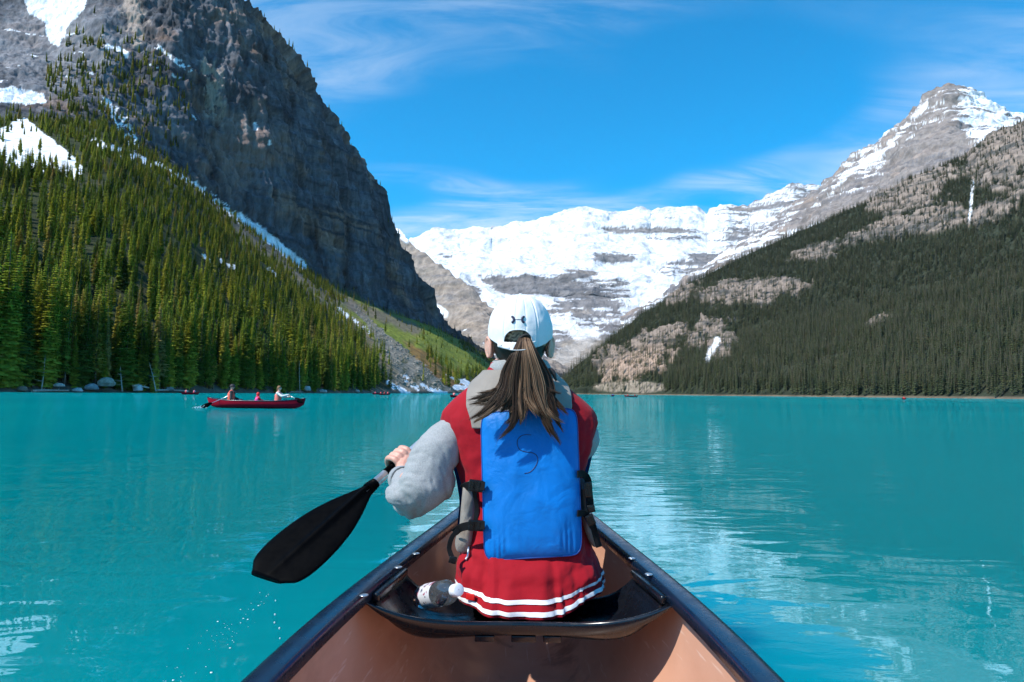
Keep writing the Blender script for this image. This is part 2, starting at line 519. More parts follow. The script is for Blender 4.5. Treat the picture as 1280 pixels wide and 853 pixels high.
# open slope: grass, orange brush, grey talus fan
grass_m = sstep(ell(px, py, 510, 418, 118, 34, 29) + 0.35 * wob, 0.0, 0.25) * (1 - cliff)
grass_m = np.maximum(grass_m, sstep(ell(px, py, 590, 452, 38, 12, 30) + 0.3 * wob, 0.0, 0.3) * (1 - cliff))
gcol = lerp3(np.broadcast_to(np.array((0.17, 0.20, 0.03)), GL.shape), (0.20, 0.17, 0.055), sstep(wob + n1 * 0.6, 0.05, 0.6))
tint = tint * (1 - grass_m[..., None]) + gcol * grass_m[..., None]
FAN = [(436, 372), (452, 388), (492, 425), (528, 455), (566, 488), (574, 497), (492, 497), (486, 460), (468, 420), (440, 385)]
fan_m = inside(px + wob * 10, py + wob2 * 5, FAN).astype(float) * (1 - cliff)
fcol = lerp3(np.broadcast_to(np.array((0.22, 0.20, 0.165)), GL.shape), (0.10, 0.10, 0.055), sstep(wob2 + wob, -0.1, 0.6))
tint = tint * (1 - fan_m[..., None]) + fcol * fan_m[..., None]
brush = sstep(ell(px, py, 552, 465, 62, 11, 36) + 0.5 * wob, 0.05, 0.35) * (1 - cliff)
brush = np.maximum(brush, sstep(ell(px, py, 610, 478, 28, 11, 0) + 0.4 * wob, 0.05, 0.35) * (1 - cliff))
tint = lerp3(tint, (0.26, 0.135, 0.05), brush * 0.85)
band_d = seg_dist(px, py, [(296, 288), (345, 325), (400, 372), (440, 405), (470, 440), (490, 470)])
tint = lerp3(tint, (0.2, 0.16, 0.1), (1 - sstep(band_d + wob * 10, 4, 12)) * (1 - cliff) * 0.9)
under = seg_dist(px, py, [(215, 222), (300, 284), (375, 338), (440, 382), (520, 412)])
tint = lerp3(tint, (0.15, 0.125, 0.10), (1 - sstep(under + wob2 * 5, 3, 10)) * 0.85)
shore_m = 1 - sstep(rowi, 4, 9)
tint = lerp3(tint, (0.16, 0.13, 0.10), shore_m)
# snow lying in gullies and on ledges
def snow_line(pts, w, rag=1.0): return 1 - sstep(seg_dist(px, py, pts) + wob2 * 4.5 * rag + wob * 3 * rag, w * 0.7, w)
snow = snow_line([(298, 272), (318, 284), (345, 305), (380, 334)], 6.0, 0.9) * (wob2 > -0.42)
snow = np.maximum(snow, snow_line([(118, 178), (150, 190), (200, 209), (246, 232), (290, 268)], 6.0, 1.6) * (wob2 + 0.5 * wob > -0.12))
snow = np.maximum(snow, snow_line([(128, 128), (150, 150), (168, 178)], 10, 1.9) * (wob2 > -0.05))
snow = np.maximum(snow, snow_line([(134, 58), (150, 62), (158, 70)], 4, 1.2))
snow = np.maximum(snow, snow_line([(196, 58), (215, 72), (238, 88)], 3.2, 1.2) * (wob2 > -0.1))
snow = np.maximum(snow, snow_line([(186, 80), (224, 98)], 2.2, 1.2) * (wob2 > 0))
snow = np.maximum(snow, inside(px + wob * 8, py + wob2 * 4, [(-40, 175), (0, 160), (30, 146), (52, 163), (106, 210), (100, 226), (60, 218), (0, 214), (-60, 222)]).astype(float))
snow = np.maximum(snow, inside(px + wob * 9, py + wob2 * 4, [(24, -14), (108, -14), (104, 10), (84, 38), (74, 58), (62, 56), (58, 30), (36, 14)]).astype(float))
snow = np.maximum(snow, inside(px + wob * 10, py + wob2 * 5, [(-40, 112), (20, 108), (52, 118), (60, 128), (30, 130), (-40, 128)]).astype(float))
snow = np.maximum(snow, ((strat + 0.7 * n1 + 0.35 * wob2) > 0.52) * (px < 125) * (py < 120) * 1.0)
snow = np.maximum(snow, ((ledge + 0.5 * n1 + 0.3 * wob2) > 0.42) * (px < 260) * (py < 150) * (py > 40) * 0.9)
snow = np.maximum(snow, snow_line([(318, 157), (320, 160)], 2.6) + snow_line([(336, 178), (337, 181)], 2.0))
snow = np.maximum(snow, snow_line([(424, 388), (434, 396)], 4) + snow_line([(440, 398), (462, 416)], 2.5) * (wob2 > 0))
for a, b in (((486, 478), (512, 494)), ((506, 472), (522, 486)), ((528, 482), (556, 492)), ((560, 470), (590, 482)), ((570, 484), (606, 488))):
    snow = np.maximum(snow, snow_line([a, b], 3.4, 0.9))
snow = np.maximum(snow, snow_line([(255, 320), (262, 326)], 3) + snow_line([(276, 326), (292, 334)], 2.5, 1.2) + snow_line([(338, 338), (343, 343)], 3.5))
snow = np.clip(snow, 0, 1)
tint = lerp3(tint, (0.80, 0.82, 0.86), snow)
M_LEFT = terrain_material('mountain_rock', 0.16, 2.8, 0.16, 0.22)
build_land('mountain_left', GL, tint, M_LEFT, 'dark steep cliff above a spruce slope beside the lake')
wob2_L = wob2
L_forest = (1 - cliff) * sstep(rowi, 4, 6)
L_forest = L_forest * (1 - 0.93 * grass_m) * (1 - 0.97 * fan_m) * (1 - 0.9 * brush) * (1 - 0.9 * snow) * (1 - 0.75 * (1 - sstep(band_d + wob * 10, 4, 12)))
L_dark = sstep(ell(px, py, 555, 462, 35, 12, 40) + 0.2 * wob, 0.05, 0.3) * (1 - cliff)         # copse on the open slope
L_forest = np.maximum(L_forest, L_dark * 0.9)
L_forest = L_forest * np.where(px > 470, np.where((py < 430) & (px > 520), 1.0, 0.6), 1.0)
L_ledge = cliff * sstep(ell(px, py, 150, 135, 120, 100, 35) + 0.6 * wob + 0.3 * wob2, 0.0, 0.5) * (1 - 0.7 * snow) * (px < 240)
L_rim = cliff * sstep(rowi, 470, 474) * (rowi < 478) * (px > 280)

# ------------------------------------------------------------------ grey limestone spur behind it
S_sky = {430: 245, 487: 281, 500: 290, 512: 303, 520: 311, 545: 330, 570: 352, 585: 362, 600: 374, 618: 394, 640: 418, 680: 448, 715: 475}
keys = {}
for p, y in S_sky.items():
    yb = max(y + 30, 432 + (p - 430) * 0.14)
    dd = float(np.interp(p, [430, 715], [3700, 2250])); zt = at(p, y, dd)[2]
    keys[p] = [(yb + 20, dd - 700), (yb, dd - 520), (y * 0.45 + yb * 0.55, dd - 300), (y, dd), (('z', zt * 0.92), dd + 250), (('z', zt * 0.5), dd + 700)]
cols = np.arange(430, 715, 1.2)
G = profile_grid(keys, cols, [16, 60, 80, 8, 5])
nrm = grid_normals(G)
rowi = np.arange(G.shape[1])[None, :] * np.ones((G.shape[0], 1))
G = G + nrm * ((fbm(G, (150, 150, 600), 5, 0.55, 11, True) * 34 + fbm(G, (700, 700, 55), 4, 0.55, 12) * 24) * sstep(rowi, 10, 40))[..., None]
px, py = project(G)
n1 = fbm(G, (40, 40, 40), 5, 0.6, 13); strat = fbm(G, (1500, 1500, 26), 3, 0.6, 14); n2 = fbm(G, (200, 200, 90), 4, 0.5, 15)
tint = np.zeros(G.shape); tint[:] = (0.27, 0.225, 0.19)
tint = lerp3(tint, (0.17, 0.16, 0.16), sstep(strat + 0.5 * n1, -0.1, 0.5))
tint = lerp3(tint, (0.33, 0.26, 0.2), sstep(n2 - strat * 0.4, 0.1, 0.6) * 0.7)
tint = lerp3(tint, (0.8, 0.82, 0.86), ((strat + 0.45 * n1 > 0.40) & (py > 372)) * 0.9)
tint = lerp3(tint, (0.8, 0.82, 0.86), 1 - sstep(seg_dist(px, py, [(488, 284), (498, 288), (508, 300)]) + n1 * 5, 3, 6))
tint = lerp3(tint, (0.8, 0.82, 0.86), 1 - sstep(seg_dist(px, py, [(541, 381), (556, 393)]) + n1 * 4, 3, 6))
build_land('mountain_spur', G, tint, terrain_material('limestone', 0.02, 14.0, 0.03), 'banded tan limestone spur below the glacier')

# ------------------------------------------------------------------ glacier mountain closing the valley
V_sky = {380: 330, 470: 318, 520: 301, 535: 294, 548: 290, 575: 291, 600: 287, 615: 289, 640: 281, 665: 277, 690: 272, 715: 265, 731: 262, 748: 266, 760: 269, 780: 268,
         800: 264, 812: 268, 835: 263, 850: 263, 862: 261, 884: 267, 892: 261, 908: 257, 922: 260, 936: 262, 945: 255, 958: 247, 972: 238, 990: 231, 1005: 235, 1022: 237, 1045: 250, 1100: 270, 1180: 320}
keys = {}
for p, y in V_sky.items():
    hi = y - 266
    zt = at(p, y, 6000)[2]
    keys[p] = [(('z', -2), 1500), (487, 1750), (472, 2300), (446, 3000), (410, 3650), (378, 4150), (348 + 0.2 * hi, 4330), (322 + 0.5 * hi, 4950), (297 + 0.8 * hi, 5550), (y, 6000),
               (('z', zt * 0.9), 6500), (('z', zt * 0.4), 8000)]
cols = np.arange(380, 1180, 1.25)
G = profile_grid(keys, cols, [3, 10, 26, 36, 36, 40, 28, 30, 36, 6, 4])
nrm = grid_normals(G)
px, py = project(G)
hgt = sstep(472 - py, 0, 60)
strat = fbm(G, (2600, 2600, 70), 4, 0.55, 21)
G = G + nrm * ((fbm(G, (380, 380, 700), 6, 0.55, 22, True) * 62 + strat * 46 + fbm(G, (120, 120, 120), 4, 0.5, 26) * 14) * hgt)[..., None]
px, py = project(G)
n1 = fbm(G, (190, 190, 20), 6, 0.7, 23); n2 = fbm(G, (500, 500, 160), 4, 0.5, 24); ng = fbm(G, (60, 60, 240), 4, 0.6, 27); st = fbm(G, (2200, 2200, 42), 3, 0.6, 25)
rock = np.zeros(G.shape); rock[:] = (0.20, 0.19, 0.19)
rock = lerp3(rock, (0.13, 0.135, 0.15), sstep(st + n1 * 0.4, 0, 0.5))
rock = lerp3(rock, (0.30, 0.25, 0.21), sstep(n2, 0.15, 0.55) * 0.7)
SNOW = (0.68, 0.70, 0.74)
# how bare each place is
bare = np.full(px.shape, -0.34)
lower = sstep(py, 372, 396)
bare = bare + lower * 0.55
def band(y0, y1, x0, x1, amt, soft=4.0):
    b = sstep(py + n1 * 8, y0 - soft, y0 + soft) * (1 - sstep(py + n1 * 8, y1 - soft, y1 + soft))
    return amt * b * sstep(px, x0 - 22, x0 + 22) * (1 - sstep(px, x1 - 22, x1 + 22))
bare = bare + band(346, 368, 575, 705, 1.0) + band(348, 385, 690, 790, 0.45) + band(316, 328, 745, 788, 0.95, 3) + band(338, 347, 700, 745, 0.62, 3)
bare = bare + band(284, 292, 745, 870, 0.62, 2.5) + band(296, 300, 800, 875, 0.52, 2) + band(266, 276, 790, 860, 0.36, 2) + band(316, 330, 855, 900, 0.5, 3)
bare = bare + sstep(px, 862, 930) * 0.42 * (1 - sstep(px, 1000, 1060)) + band(328, 350, 820, 960, 0.4, 5) + band(316, 326, 545, 575, 0.42, 3)
bare = bare + 0.5 * st * (0.5 + lower) + 0.62 * n1 + 0.25 * n2 + 0.4 * ng * lower
chute = np.minimum(seg_dist(px, py, [(690, 405), (742, 418), (700, 450), (690, 470)]), seg_dist(px, py, [(585, 345), (622, 372), (660, 392)]))
bare = bare - (1 - sstep(chute + n1 * 9, 3, 11)) * 0.9
tint = lerp3(np.broadcast_to(np.array(SNOW), G.shape) + 0, (0, 0, 0), np.zeros(px.shape))
rk = sstep(bare, 0.0, 0.08)
tint = tint * (1 - rk[..., None]) + rock * rk[..., None]
mor = sstep(ell(px, py, 720, 442, 46, 24, -30) + n1 * 0.4, 0.05, 0.35)
tint = lerp3(tint, (0.33, 0.28, 0.23), mor * sstep(py, 415, 428) * 0.8)
val = sstep(py, 466, 474)
vcol = lerp3(np.broadcast_to(np.array((0.05, 0.06, 0.03)), G.shape), (0.3, 0.27, 0.22), sstep(n1 + n2, 0.1, 0.6))
tint = tint * (1 - val[..., None]) + vcol * val[..., None]
build_land('mountain_glacier', G, tint, terrain_material('glacier_rock', 0.022, 26.0, 0.012), 'broad snow covered glacier mountain closing the end of the valley')

# ------------------------------------------------------------------ rocky peak behind the right-hand ridge
P_sky = {780: 405, 820: 386, 860: 358, 900: 331, 930: 309, 960: 288, 1000: 262, 1015: 252, 1030: 239, 1045: 222, 1062: 207, 1085: 191, 1105: 179, 1112: 170, 1130: 152, 1150: 131, 1160: 120, 1172: 113, 1184: 108, 1196: 111,
         1212: 118, 1230: 129, 1255: 145, 1278: 155, 1320: 190, 1400: 236, 1500: 262, 1600: 280}
R_sky = {690: 484, 705: 478, 720: 463, 740: 447, 760: 428, 795: 401, 830: 377, 865: 355, 900: 338, 950: 315, 1000: 292, 1030: 279, 1060: 266, 1080: 258, 1100: 244, 1120: 238, 1140: 224, 1165: 216, 1190: 203, 1210: 195, 1240: 171, 1262: 160, 1280: 152, 1350: 122, 1450: 112, 1600: 140}
keys = {}
for p, y in P_sky.items():
    yf = float(np.interp(p, sorted(R_sky), [R_sky[k] for k in sorted(R_sky)])) + 28
    zt = at(p, y, 2950)[2]
    keys[p] = [(yf, 1900), (0.5 * y + 0.5 * yf, 2450), (y, 2950), (('z', zt * 0.9), 3200), (('z', zt * 0.4), 4200)]
cols = np.arange(780, 1600, 1.2)
G = profile_grid(keys, cols, [70, 90, 8, 5])
nrm = grid_normals(G)
st = fbm(G, (900, 900, 42), 4, 0.55, 32)
G = G + nrm * (fbm(G, (210, 210, 420), 6, 0.55, 31, True) * 50 + st * 34 + fbm(G, (60, 60, 60), 4, 0.5, 36) * 8)[..., None]
px, py = project(G)
n1 = fbm(G, (60, 60, 20), 5, 0.66, 33); n2 = fbm(G, (160, 160, 90), 4, 0.5, 34); st = fbm(G, (900, 900, 20), 3, 0.6, 35)
tint = np.zeros(G.shape); tint[:] = (0.235, 0.205, 0.19)
tint = lerp3(tint, (0.15, 0.145, 0.155), sstep(st + n1 * 0.6, -0.05, 0.5))
tint = lerp3(tint, (0.30, 0.22, 0.17), sstep(n2, 0.1, 0.5) * 0.75)
up = np.interp(px, sorted(P_sky), [P_sky[k] for k in sorted(P_sky)])
depth_below = py - up
bare = 0.25 + sstep(depth_below, 20, 95) * 0.26 - sstep(px, 1185, 1215) * 0.42 * (1 - sstep(depth_below, 40, 75)) - 0.20 * (1 - sstep(px, 960, 1010)) * (1 - sstep(depth_below, 4, 22))
bare = bare - 0.30 * (1 - sstep(np.abs(depth_below - 9 - n2 * 6), 2, 7)) * (px > 1040) * (px < 1160) + 0.7 * n1 + 0.8 * st + 0.25 * n2
bare = bare + sstep(ell(px, py, 1165, 185, 50, 30, -35) + n1 * 0.3, 0, 0.3) * 0.5 - sstep(ell(px, py, 1085, 200, 40, 26, -35), 0, 0.6) * 0.2
tint = lerp3(tint, (0.74, 0.76, 0.80), 1 - sstep(bare, -0.04, 0.05))
build_land('mountain_peak', G, tint, terrain_material('peak_rock', 0.03, 10.0, 0.035), 'pointed rocky peak streaked with snow behind the forested ridge')

# ------------------------------------------------------------------ forested ridge on the right with pale cliff bands
_shore_R = ([640, 690, 735, 800, 900, 1000, 1100, 1280, 1600], [1600, 1480, 1330, 1150, 950, 810, 700, 560, 400])
_top_R = ([690, 740, 830, 1000, 1140, 1280, 1600], [1520, 1480, 1620, 1720, 1650, 1480, 1250])
keys = {}
for p, y in R_sky.items():
    s = float(np.interp(p, *_shore_R)); d = float(np.interp(p, *_top_R)); d = max(d, s + 60)
    zt = at(p, y, d)[2]; hy = horizon_y(p)
    keys[p] = [(('z', -1.0), s - 2), (('z', 1.0), s + 3), (hy - (hy - y) * 0.45, s + (d - s) * 0.47), (y, d), (('z', zt * 0.93), d + 140), (('z', zt * 0.5), d + 600)]
colsR = np.concatenate([np.arange(690, 1300, 1.2), np.linspace(1304, 1600, 60)])
GR = profile_grid(keys, colsR, [4, 110, 120, 8, 5])
nrm = grid_normals(GR)
px, py = project(GR)
rowi = np.arange(GR.shape[1])[None, :] * np.ones((GR.shape[0], 1))
wob = fbm(np.stack([px / 24, py / 16, px * 0], -1), octaves=4, seed=3.0)
wob2 = fbm(np.stack([px / 7, py / 5, px * 0], -1), octaves=3, seed=4.0)
rockm = np.full(px.shape, -1.0)
for e in ((935, 367, 76, 19, -6), (1024, 319, 38, 11, -15), (1138, 245, 56, 32, -20), (1140, 283, 80, 15, -14), (1258, 196, 56, 52, -40), (1240, 270, 34, 16, -20), (1165, 290, 40, 10, -10),
          (800, 452, 60, 28, -20), (762, 462, 20, 20, 0), (828, 424, 40, 12, -24), (885, 420, 34, 16, -30), (850, 372, 26, 10, -25), (1075, 300, 30, 10, -20), (1290, 240, 30, 12, -30), (1105, 405, 18, 6, -20), (905, 437, 20, 20, 0)):
    rockm = np.maximum(rockm, ell(px, py, *e))
vs = fbm(np.stack([px / 4, py / 26, px * 0], -1), octaves=3, seed=6.0)
rock_r = sstep(rockm + 0.8 * wob + 0.45 * wob2 + 0.30 * vs, -0.02, 0.26) * sstep(rowi, 10, 20)
amp = sstep(rowi, 6, 30)
GR = GR + nrm * ((fbm(GR, (90, 90, 160), 5, 0.5, 41, True) * 10 + rock_r * (fbm(GR, (40, 40, 140), 5, 0.55, 42, True) * 9 + fbm(GR, (400, 400, 14), 3, 0.6, 43) * 8)) * amp)[..., None]
px, py = project(GR)
n1 = fbm(GR, (22, 22, 22), 5, 0.6, 44); st = fbm(GR, (500, 500, 10), 3, 0.6, 45)
tint = np.zeros(GR.shape); tint[:] = (0.03, 0.038, 0.024)
tint = lerp3(tint, (0.085, 0.07, 0.045), sstep(n1, 0.15, 0.6) * 0.6)
rc = lerp3(np.broadcast_to(np.array((0.245, 0.195, 0.162)), GR.shape), (0.08, 0.078, 0.072), sstep(st + n1 * 0.9, -0.10, 0.36))
rc = lerp3(rc, (0.42, 0.30, 0.23), sstep(ell(px, py, 800, 458, 60, 28, -20) + 0.3 * wob, 0, 0.4) * 0.7)
tint = tint * (1 - rock_r[..., None]) + rc * rock_r[..., None]
talus = sstep(ell(px, py, 790, 484, 56, 9, 0) + 0.4 * wob, 0.05, 0.35)
tint = lerp3(tint, (0.30, 0.25, 0.20), talus * 0.8)
sn = 1 - sstep(seg_dist(px, py, [(897, 426), (890, 436), (884, 450)]) + wob2 * 4, 2.6, 5)
sn = np.maximum(sn, (1 - sstep(seg_dist(px, py, [(1216, 228), (1214, 250), (1212, 276)]) + wob2 * 2.5, 1.2, 2.6)) * (wob2 > -0.15))
tint = lerp3(tint, (0.8, 0.82, 0.86), sn)
tint = lerp3(tint, (0.15, 0.12, 0.085), 1 - sstep(rowi, 4, 5))
build_land('mountain_right', GR, tint, terrain_material('ridge_rock', 0.05, 5.0, 0.06), 'forested ridge with pale cliff bands along the far shore')
R_forest = sstep(rowi, 8, 12) * (1 - 0.80 * rock_r) * (1 - 0.8 * talus) * (1 - sn) * (rowi < 238)

# ------------------------------------------------------------------ lake bed under the water, so nothing is open below
def flat(name, z, x0, x1, y0, y1, m, label):
    o = link(name, mesh_from(name, [(x0, y0, z), (x1, y0, z), (x1, y1, z), (x0, y1, z)], [(0, 1, 2, 3)]), m)
    return tag(o, label, 'ground', kind='structure')
flat('lake_bed', -6.0, -9000, 9000, -3000, 9000, plain('silt', (0.2, 0.22, 0.2), 0.9, scale=0.02), 'silty bed under the lake')
# ================================================================== SPRUCES
def foliage_material(name, stops, lo=0.65, hi=1.4):
    t = NT(name)
    rnd = t.node('ObjectInfo').outputs['Random']
    rp = t.node('ValToRGB', {0: rnd}); cr = rp.color_ramp
    while len(cr.elements) < len(stops): cr.elements.new(0.5)
    for e, (p, c) in zip(cr.elements, stops): e.position = p; e.color = (*c, 1)
    k = t.ramp(t.noise(0.9, t.pos(), 3.0, 0.6), 0.3, 0.7, lo, hi)
    col = t.mix(1.0, rp.outputs[0], t.node('CombineColor', {0: k, 1: k, 2: k}).outputs[0], 'MULTIPLY')
    b = t.node('BsdfDiffuse'); t.set(b.inputs[0], col)
    tr = t.node('BsdfTranslucent'); t.set(tr.inputs[0], col)
    mx = t.node('MixShader', {0: 0.36}); t.t.links.new(b.outputs[0], mx.inputs[1]); t.t.links.new(tr.outputs[0], mx.inputs[2])
    t.t.links.new(mx.outputs[0], t.out.inputs[0])
    return t.m
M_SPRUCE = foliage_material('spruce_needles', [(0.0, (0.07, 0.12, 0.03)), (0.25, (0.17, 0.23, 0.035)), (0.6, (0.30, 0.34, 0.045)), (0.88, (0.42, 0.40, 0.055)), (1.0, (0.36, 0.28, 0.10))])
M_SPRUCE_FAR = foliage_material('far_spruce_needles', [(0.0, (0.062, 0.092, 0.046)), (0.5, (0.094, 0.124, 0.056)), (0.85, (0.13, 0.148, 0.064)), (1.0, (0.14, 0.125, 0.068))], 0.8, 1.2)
M_BARK = plain('spruce_bark', (0.13, 0.10, 0.075), 0.9, vary=0.35, scale=1.5)
M_PALE = plain('weathered_wood', (0.42, 0.38, 0.33), 0.85, vary=0.25, scale=2.0)

def spruce_crown(seed, h, rad, whorls, per, bare=0.06, sub=True):
    g = np.random.default_rng(seed); V, Fs = [], []
    lean = g.normal(0, 0.012, 2)
    gap = g.random(whorls) < 0.12
    for w in range(whorls):
        t = bare + (1 - bare) * (w / (whorls - 1)) ** 0.92
        z = h * t
        L0 = rad * ((1 - t) ** 0.72) * (0.55 + 0.45 * min(1, (t - bare + 0.05) / 0.22)) + 0.10
        if gap[w]: L0 *= 0.55
        n = per if t < 0.85 else max(3, per - 2)
        for k in range(n):
            if g.random() < 0.08: continue
            a = 2 * math.pi * (k + g.random() * 0.8) / n + w * 1.1
            L = L0 * g.uniform(0.6, 1.22); wd = L * g.uniform(0.36, 0.58) + 0.10
            dr = L * (0.42 - 0.55 * t) * g.uniform(0.6, 1.4) + 0.1
            c, s = math.cos(a), math.sin(a)
            def pt(r, side, dz): 
                return (c * r - s * side + lean[0] * z, s * r + c * side + lean[1] * z, z + g.normal(0, 0.05) + dz)
            b = len(V)
            V += [pt(0, 0, 0.12), pt(L * 0.42, wd, -dr * 0.55), pt(L * 0.5, 0, -dr * 0.15), pt(L * 0.42, -wd, -dr * 0.55), pt(L * 0.78, wd * 0.62, -dr * 0.95), pt(L * 0.78, -wd * 0.62, -dr * 0.95), pt(L, 0, -dr * 0.85)]
            Fs += [(b, b + 1, b + 2), (b, b + 2, b + 3), (b + 2, b + 1, b + 4), (b + 2, b + 5, b + 3), (b + 2, b + 4, b + 6), (b + 2, b + 6, b + 5)]
            if sub:
                V += [pt(L * 0.3, wd * 0.5, -dr * 0.2), pt(L * 0.65, wd * 0.25, -dr * 0.5), pt(L * 0.5, wd * 0.45, -dr * 0.9 - L * 0.28),
                      pt(L * 0.35, -wd * 0.4, -dr * 0.2), pt(L * 0.72, -wd * 0.2, -dr * 0.5), pt(L * 0.55, -wd * 0.5, -dr * 0.9 - L * 0.25)]
                Fs += [(b + 7, b + 8, b + 9), (b + 10, b + 11, b + 12)]
    b = len(V); x, y = lean * h
    V += [(x - 0.09, y, h * 0.95), (x + 0.09, y + 0.05, h * 0.95), (x, y - 0.09, h * 0.95), (x, y, h * 1.03)]
    Fs += [(b, b + 1, b + 3), (b + 1, b + 2, b + 3), (b + 2, b, b + 3)]
    return np.array(V), Fs

def spruce_trunk(h, r=0.24): return tube([(0, 0, -0.8), (0, 0, h * 0.4), (0, 0, h * 0.97)], [r, r * 0.7, 0.03], 6)

H0 = 24.0
near_protos = []
for k in range(7):
    h = H0
    near_protos.append((mesh_from('spruce_crown', *spruce_crown(100 + k, h, [2.5, 2.1, 2.8, 2.1, 2.6, 3.0, 2.4][k], [50, 46, 52, 42, 48, 50, 44][k], 7, [0.05, 0.1, 0.03, 0.16, 0.07, 0.04, 0.2][k])),
                        mesh_from('spruce_trunk', *spruce_trunk(h), True)))
    near_protos[-1][0].materials.append(M_SPRUCE); near_protos[-1][1].materials.append(M_BARK)

def proto_collection(name, n, whorls, per, mat_, rad, sub):
    c = bpy.data.collections.new(name)
    for k in range(n):
        V, Fs = spruce_crown(200 + k, H0, rad * [1, 0.85, 1.15, 0.95, 1.05][k % 5], whorls, per, [0.05, 0.1, 0.02][k % 3], sub)
        tv, tf = spruce_trunk(H0)
        me = mesh_from(name, *merge((V, Fs), (tv, tf)))
        me.materials.append(mat_); me.materials.append(M_BARK)
        mi = np.zeros(len(me.polygons), np.int32); mi[len(Fs):] = 1
        me.polygons.foreach_set('material_index', mi)
        c.objects.link(bpy.data.objects.new('%s_%d' % (name, k), me))
    return c
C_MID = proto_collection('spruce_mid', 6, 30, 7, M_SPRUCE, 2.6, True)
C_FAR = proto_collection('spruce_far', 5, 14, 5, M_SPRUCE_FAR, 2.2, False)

def scatter(G, dens, count, seed):
    g = np.random.default_rng(seed)
    a = G[1:, :-1] - G[:-1, :-1]; b = G[:-1, 1:] - G[:-1, :-1]
    nx = np.cross(a, b)
    area = np.abs(nx[..., 2])                       # plan area
    w = (area * dens[:-1, :-1]).ravel(); tot = w.sum()
    idx = g.choice(len(w), size=count, p=w / tot)
    iu, iv = np.unravel_index(idx, area.shape)
    s, t = g.random(count)[:, None], g.random(count)[:, None]
    P = G[iu, iv] * (1 - s) * (1 - t) + G[iu + 1, iv] * s * (1 - t) + G[iu, iv + 1] * (1 - s) * t + G[iu + 1, iv + 1] * s * t
    return P

def forest(name, P, scl, wid, coll, npro, label, seed):
    g = np.random.default_rng(seed)
    me = bpy.data.meshes.new(name)
    me.vertices.add(len(P)); me.vertices.foreach_set('co', P.astype(np.float32).ravel())
    A = me.attributes.new('scl', 'FLOAT_VECTOR', 'POINT'); A.data.foreach_set('vector', np.column_stack([wid, wid, scl]).astype(np.float32).ravel())
    A = me.attributes.new('rot', 'FLOAT_VECTOR', 'POINT'); A.data.foreach_set('vector', np.column_stack([g.normal(0, 0.025, len(P)), g.normal(0, 0.025, len(P)), g.uniform(0, 6.28, len(P))]).astype(np.float32).ravel())
    A = me.attributes.new('pick', 'INT', 'POINT'); A.data.foreach_set('value', g.integers(0, npro, len(P)).astype(np.int32))
    o = link(name, me)
    ng = bpy.data.node_groups.new(name, 'GeometryNodeTree')
    ng.interface.new_socket('Geometry', in_out='INPUT', socket_type='NodeSocketGeometry')
    ng.interface.new_socket('Geometry', in_out='OUTPUT', socket_type='NodeSocketGeometry')
    n = ng.nodes; l = ng.links
    gi, go = n.new('NodeGroupInput'), n.new('NodeGroupOutput')
    ci = n.new('GeometryNodeCollectionInfo'); ci.inputs['Collection'].default_value = coll
    ci.inputs['Separate Children'].default_value = True; ci.inputs['Reset Children'].default_value = True
    ip = n.new('GeometryNodeInstanceOnPoints'); ip.inputs['Pick Instance'].default_value = True
    def att(nm, typ):
        a = n.new('GeometryNodeInputNamedAttribute'); a.data_type = typ; a.inputs['Name'].default_value = nm; return a.outputs[0]
    l.new(gi.outputs[0], ip.inputs['Points']); l.new(ci.outputs[0], ip.inputs['Instance'])
    l.new(att('scl', 'FLOAT_VECTOR'), ip.inputs['Scale']); l.new(att('pick', 'INT'), ip.inputs['Instance Index'])
    e2r = n.new('FunctionNodeEulerToRotation'); l.new(att('rot', 'FLOAT_VECTOR'), e2r.inputs[0]); l.new(e2r.outputs[0], ip.inputs['Rotation'])
    l.new(ip.outputs[0], go.inputs[0])
    m = o.modifiers.new('scatter', 'NODES'); m.node_group = ng
    return tag(o, label, 'forest', kind='stuff')

# left slope: every tree gets a place; the 300 that show largest are things of their own
P = scatter(GL, L_forest, 24000, 1)
# a denser belt of tall trees along the waterline
gb = np.random.default_rng(3)
bx = gb.uniform(-60, 492, 380); dn = np.interp(bx, *_shore_L)
belt = []
for q, d in zip(bx, dn):
    if q > 470 and gb.random() < 0.5: continue
    Y = d * (1 + gb.random() ** 1.6 * 0.14) + 3.5
    i = int(np.argmin(np.abs(colsL - q))); j = int(np.argmin(np.abs(GL[i, :, 1] - Y)))
    belt.append(GL[i, j])
P = np.concatenate([P, np.array(belt)])
ppx, ppy = project(P)
keep = (ppx > -420) & (ppx < 640)
P, ppx, ppy = P[keep], ppx[keep], ppy[keep]
gg = np.random.default_rng(5)
hs = np.clip(gg.normal(21, 5.0, len(P)), 7, 33)
hs *= np.interp(P[:, 2], [0, 20, 80, 250], [1.08, 0.86, 0.60, 0.44])
hs = np.where(ppx > 495, hs * 0.8, hs) * np.interp(ppx, [0, 140, 330, 500], [1.0, 0.86, 0.78, 0.80])
wd = np.clip(gg.normal(1.0, 0.2, len(P)), 0.55, 1.6) * (hs / H0) ** 0.75
P[:, 2] -= 0.3
order = np.argsort(P[:, 1] * np.hypot(1, P[:, 0] / P[:, 1]))
buf = np.full(1300, 600.0); score = np.zeros(len(P))
tx, ty = project(P + np.column_stack([hs * 0, hs * 0, hs]))
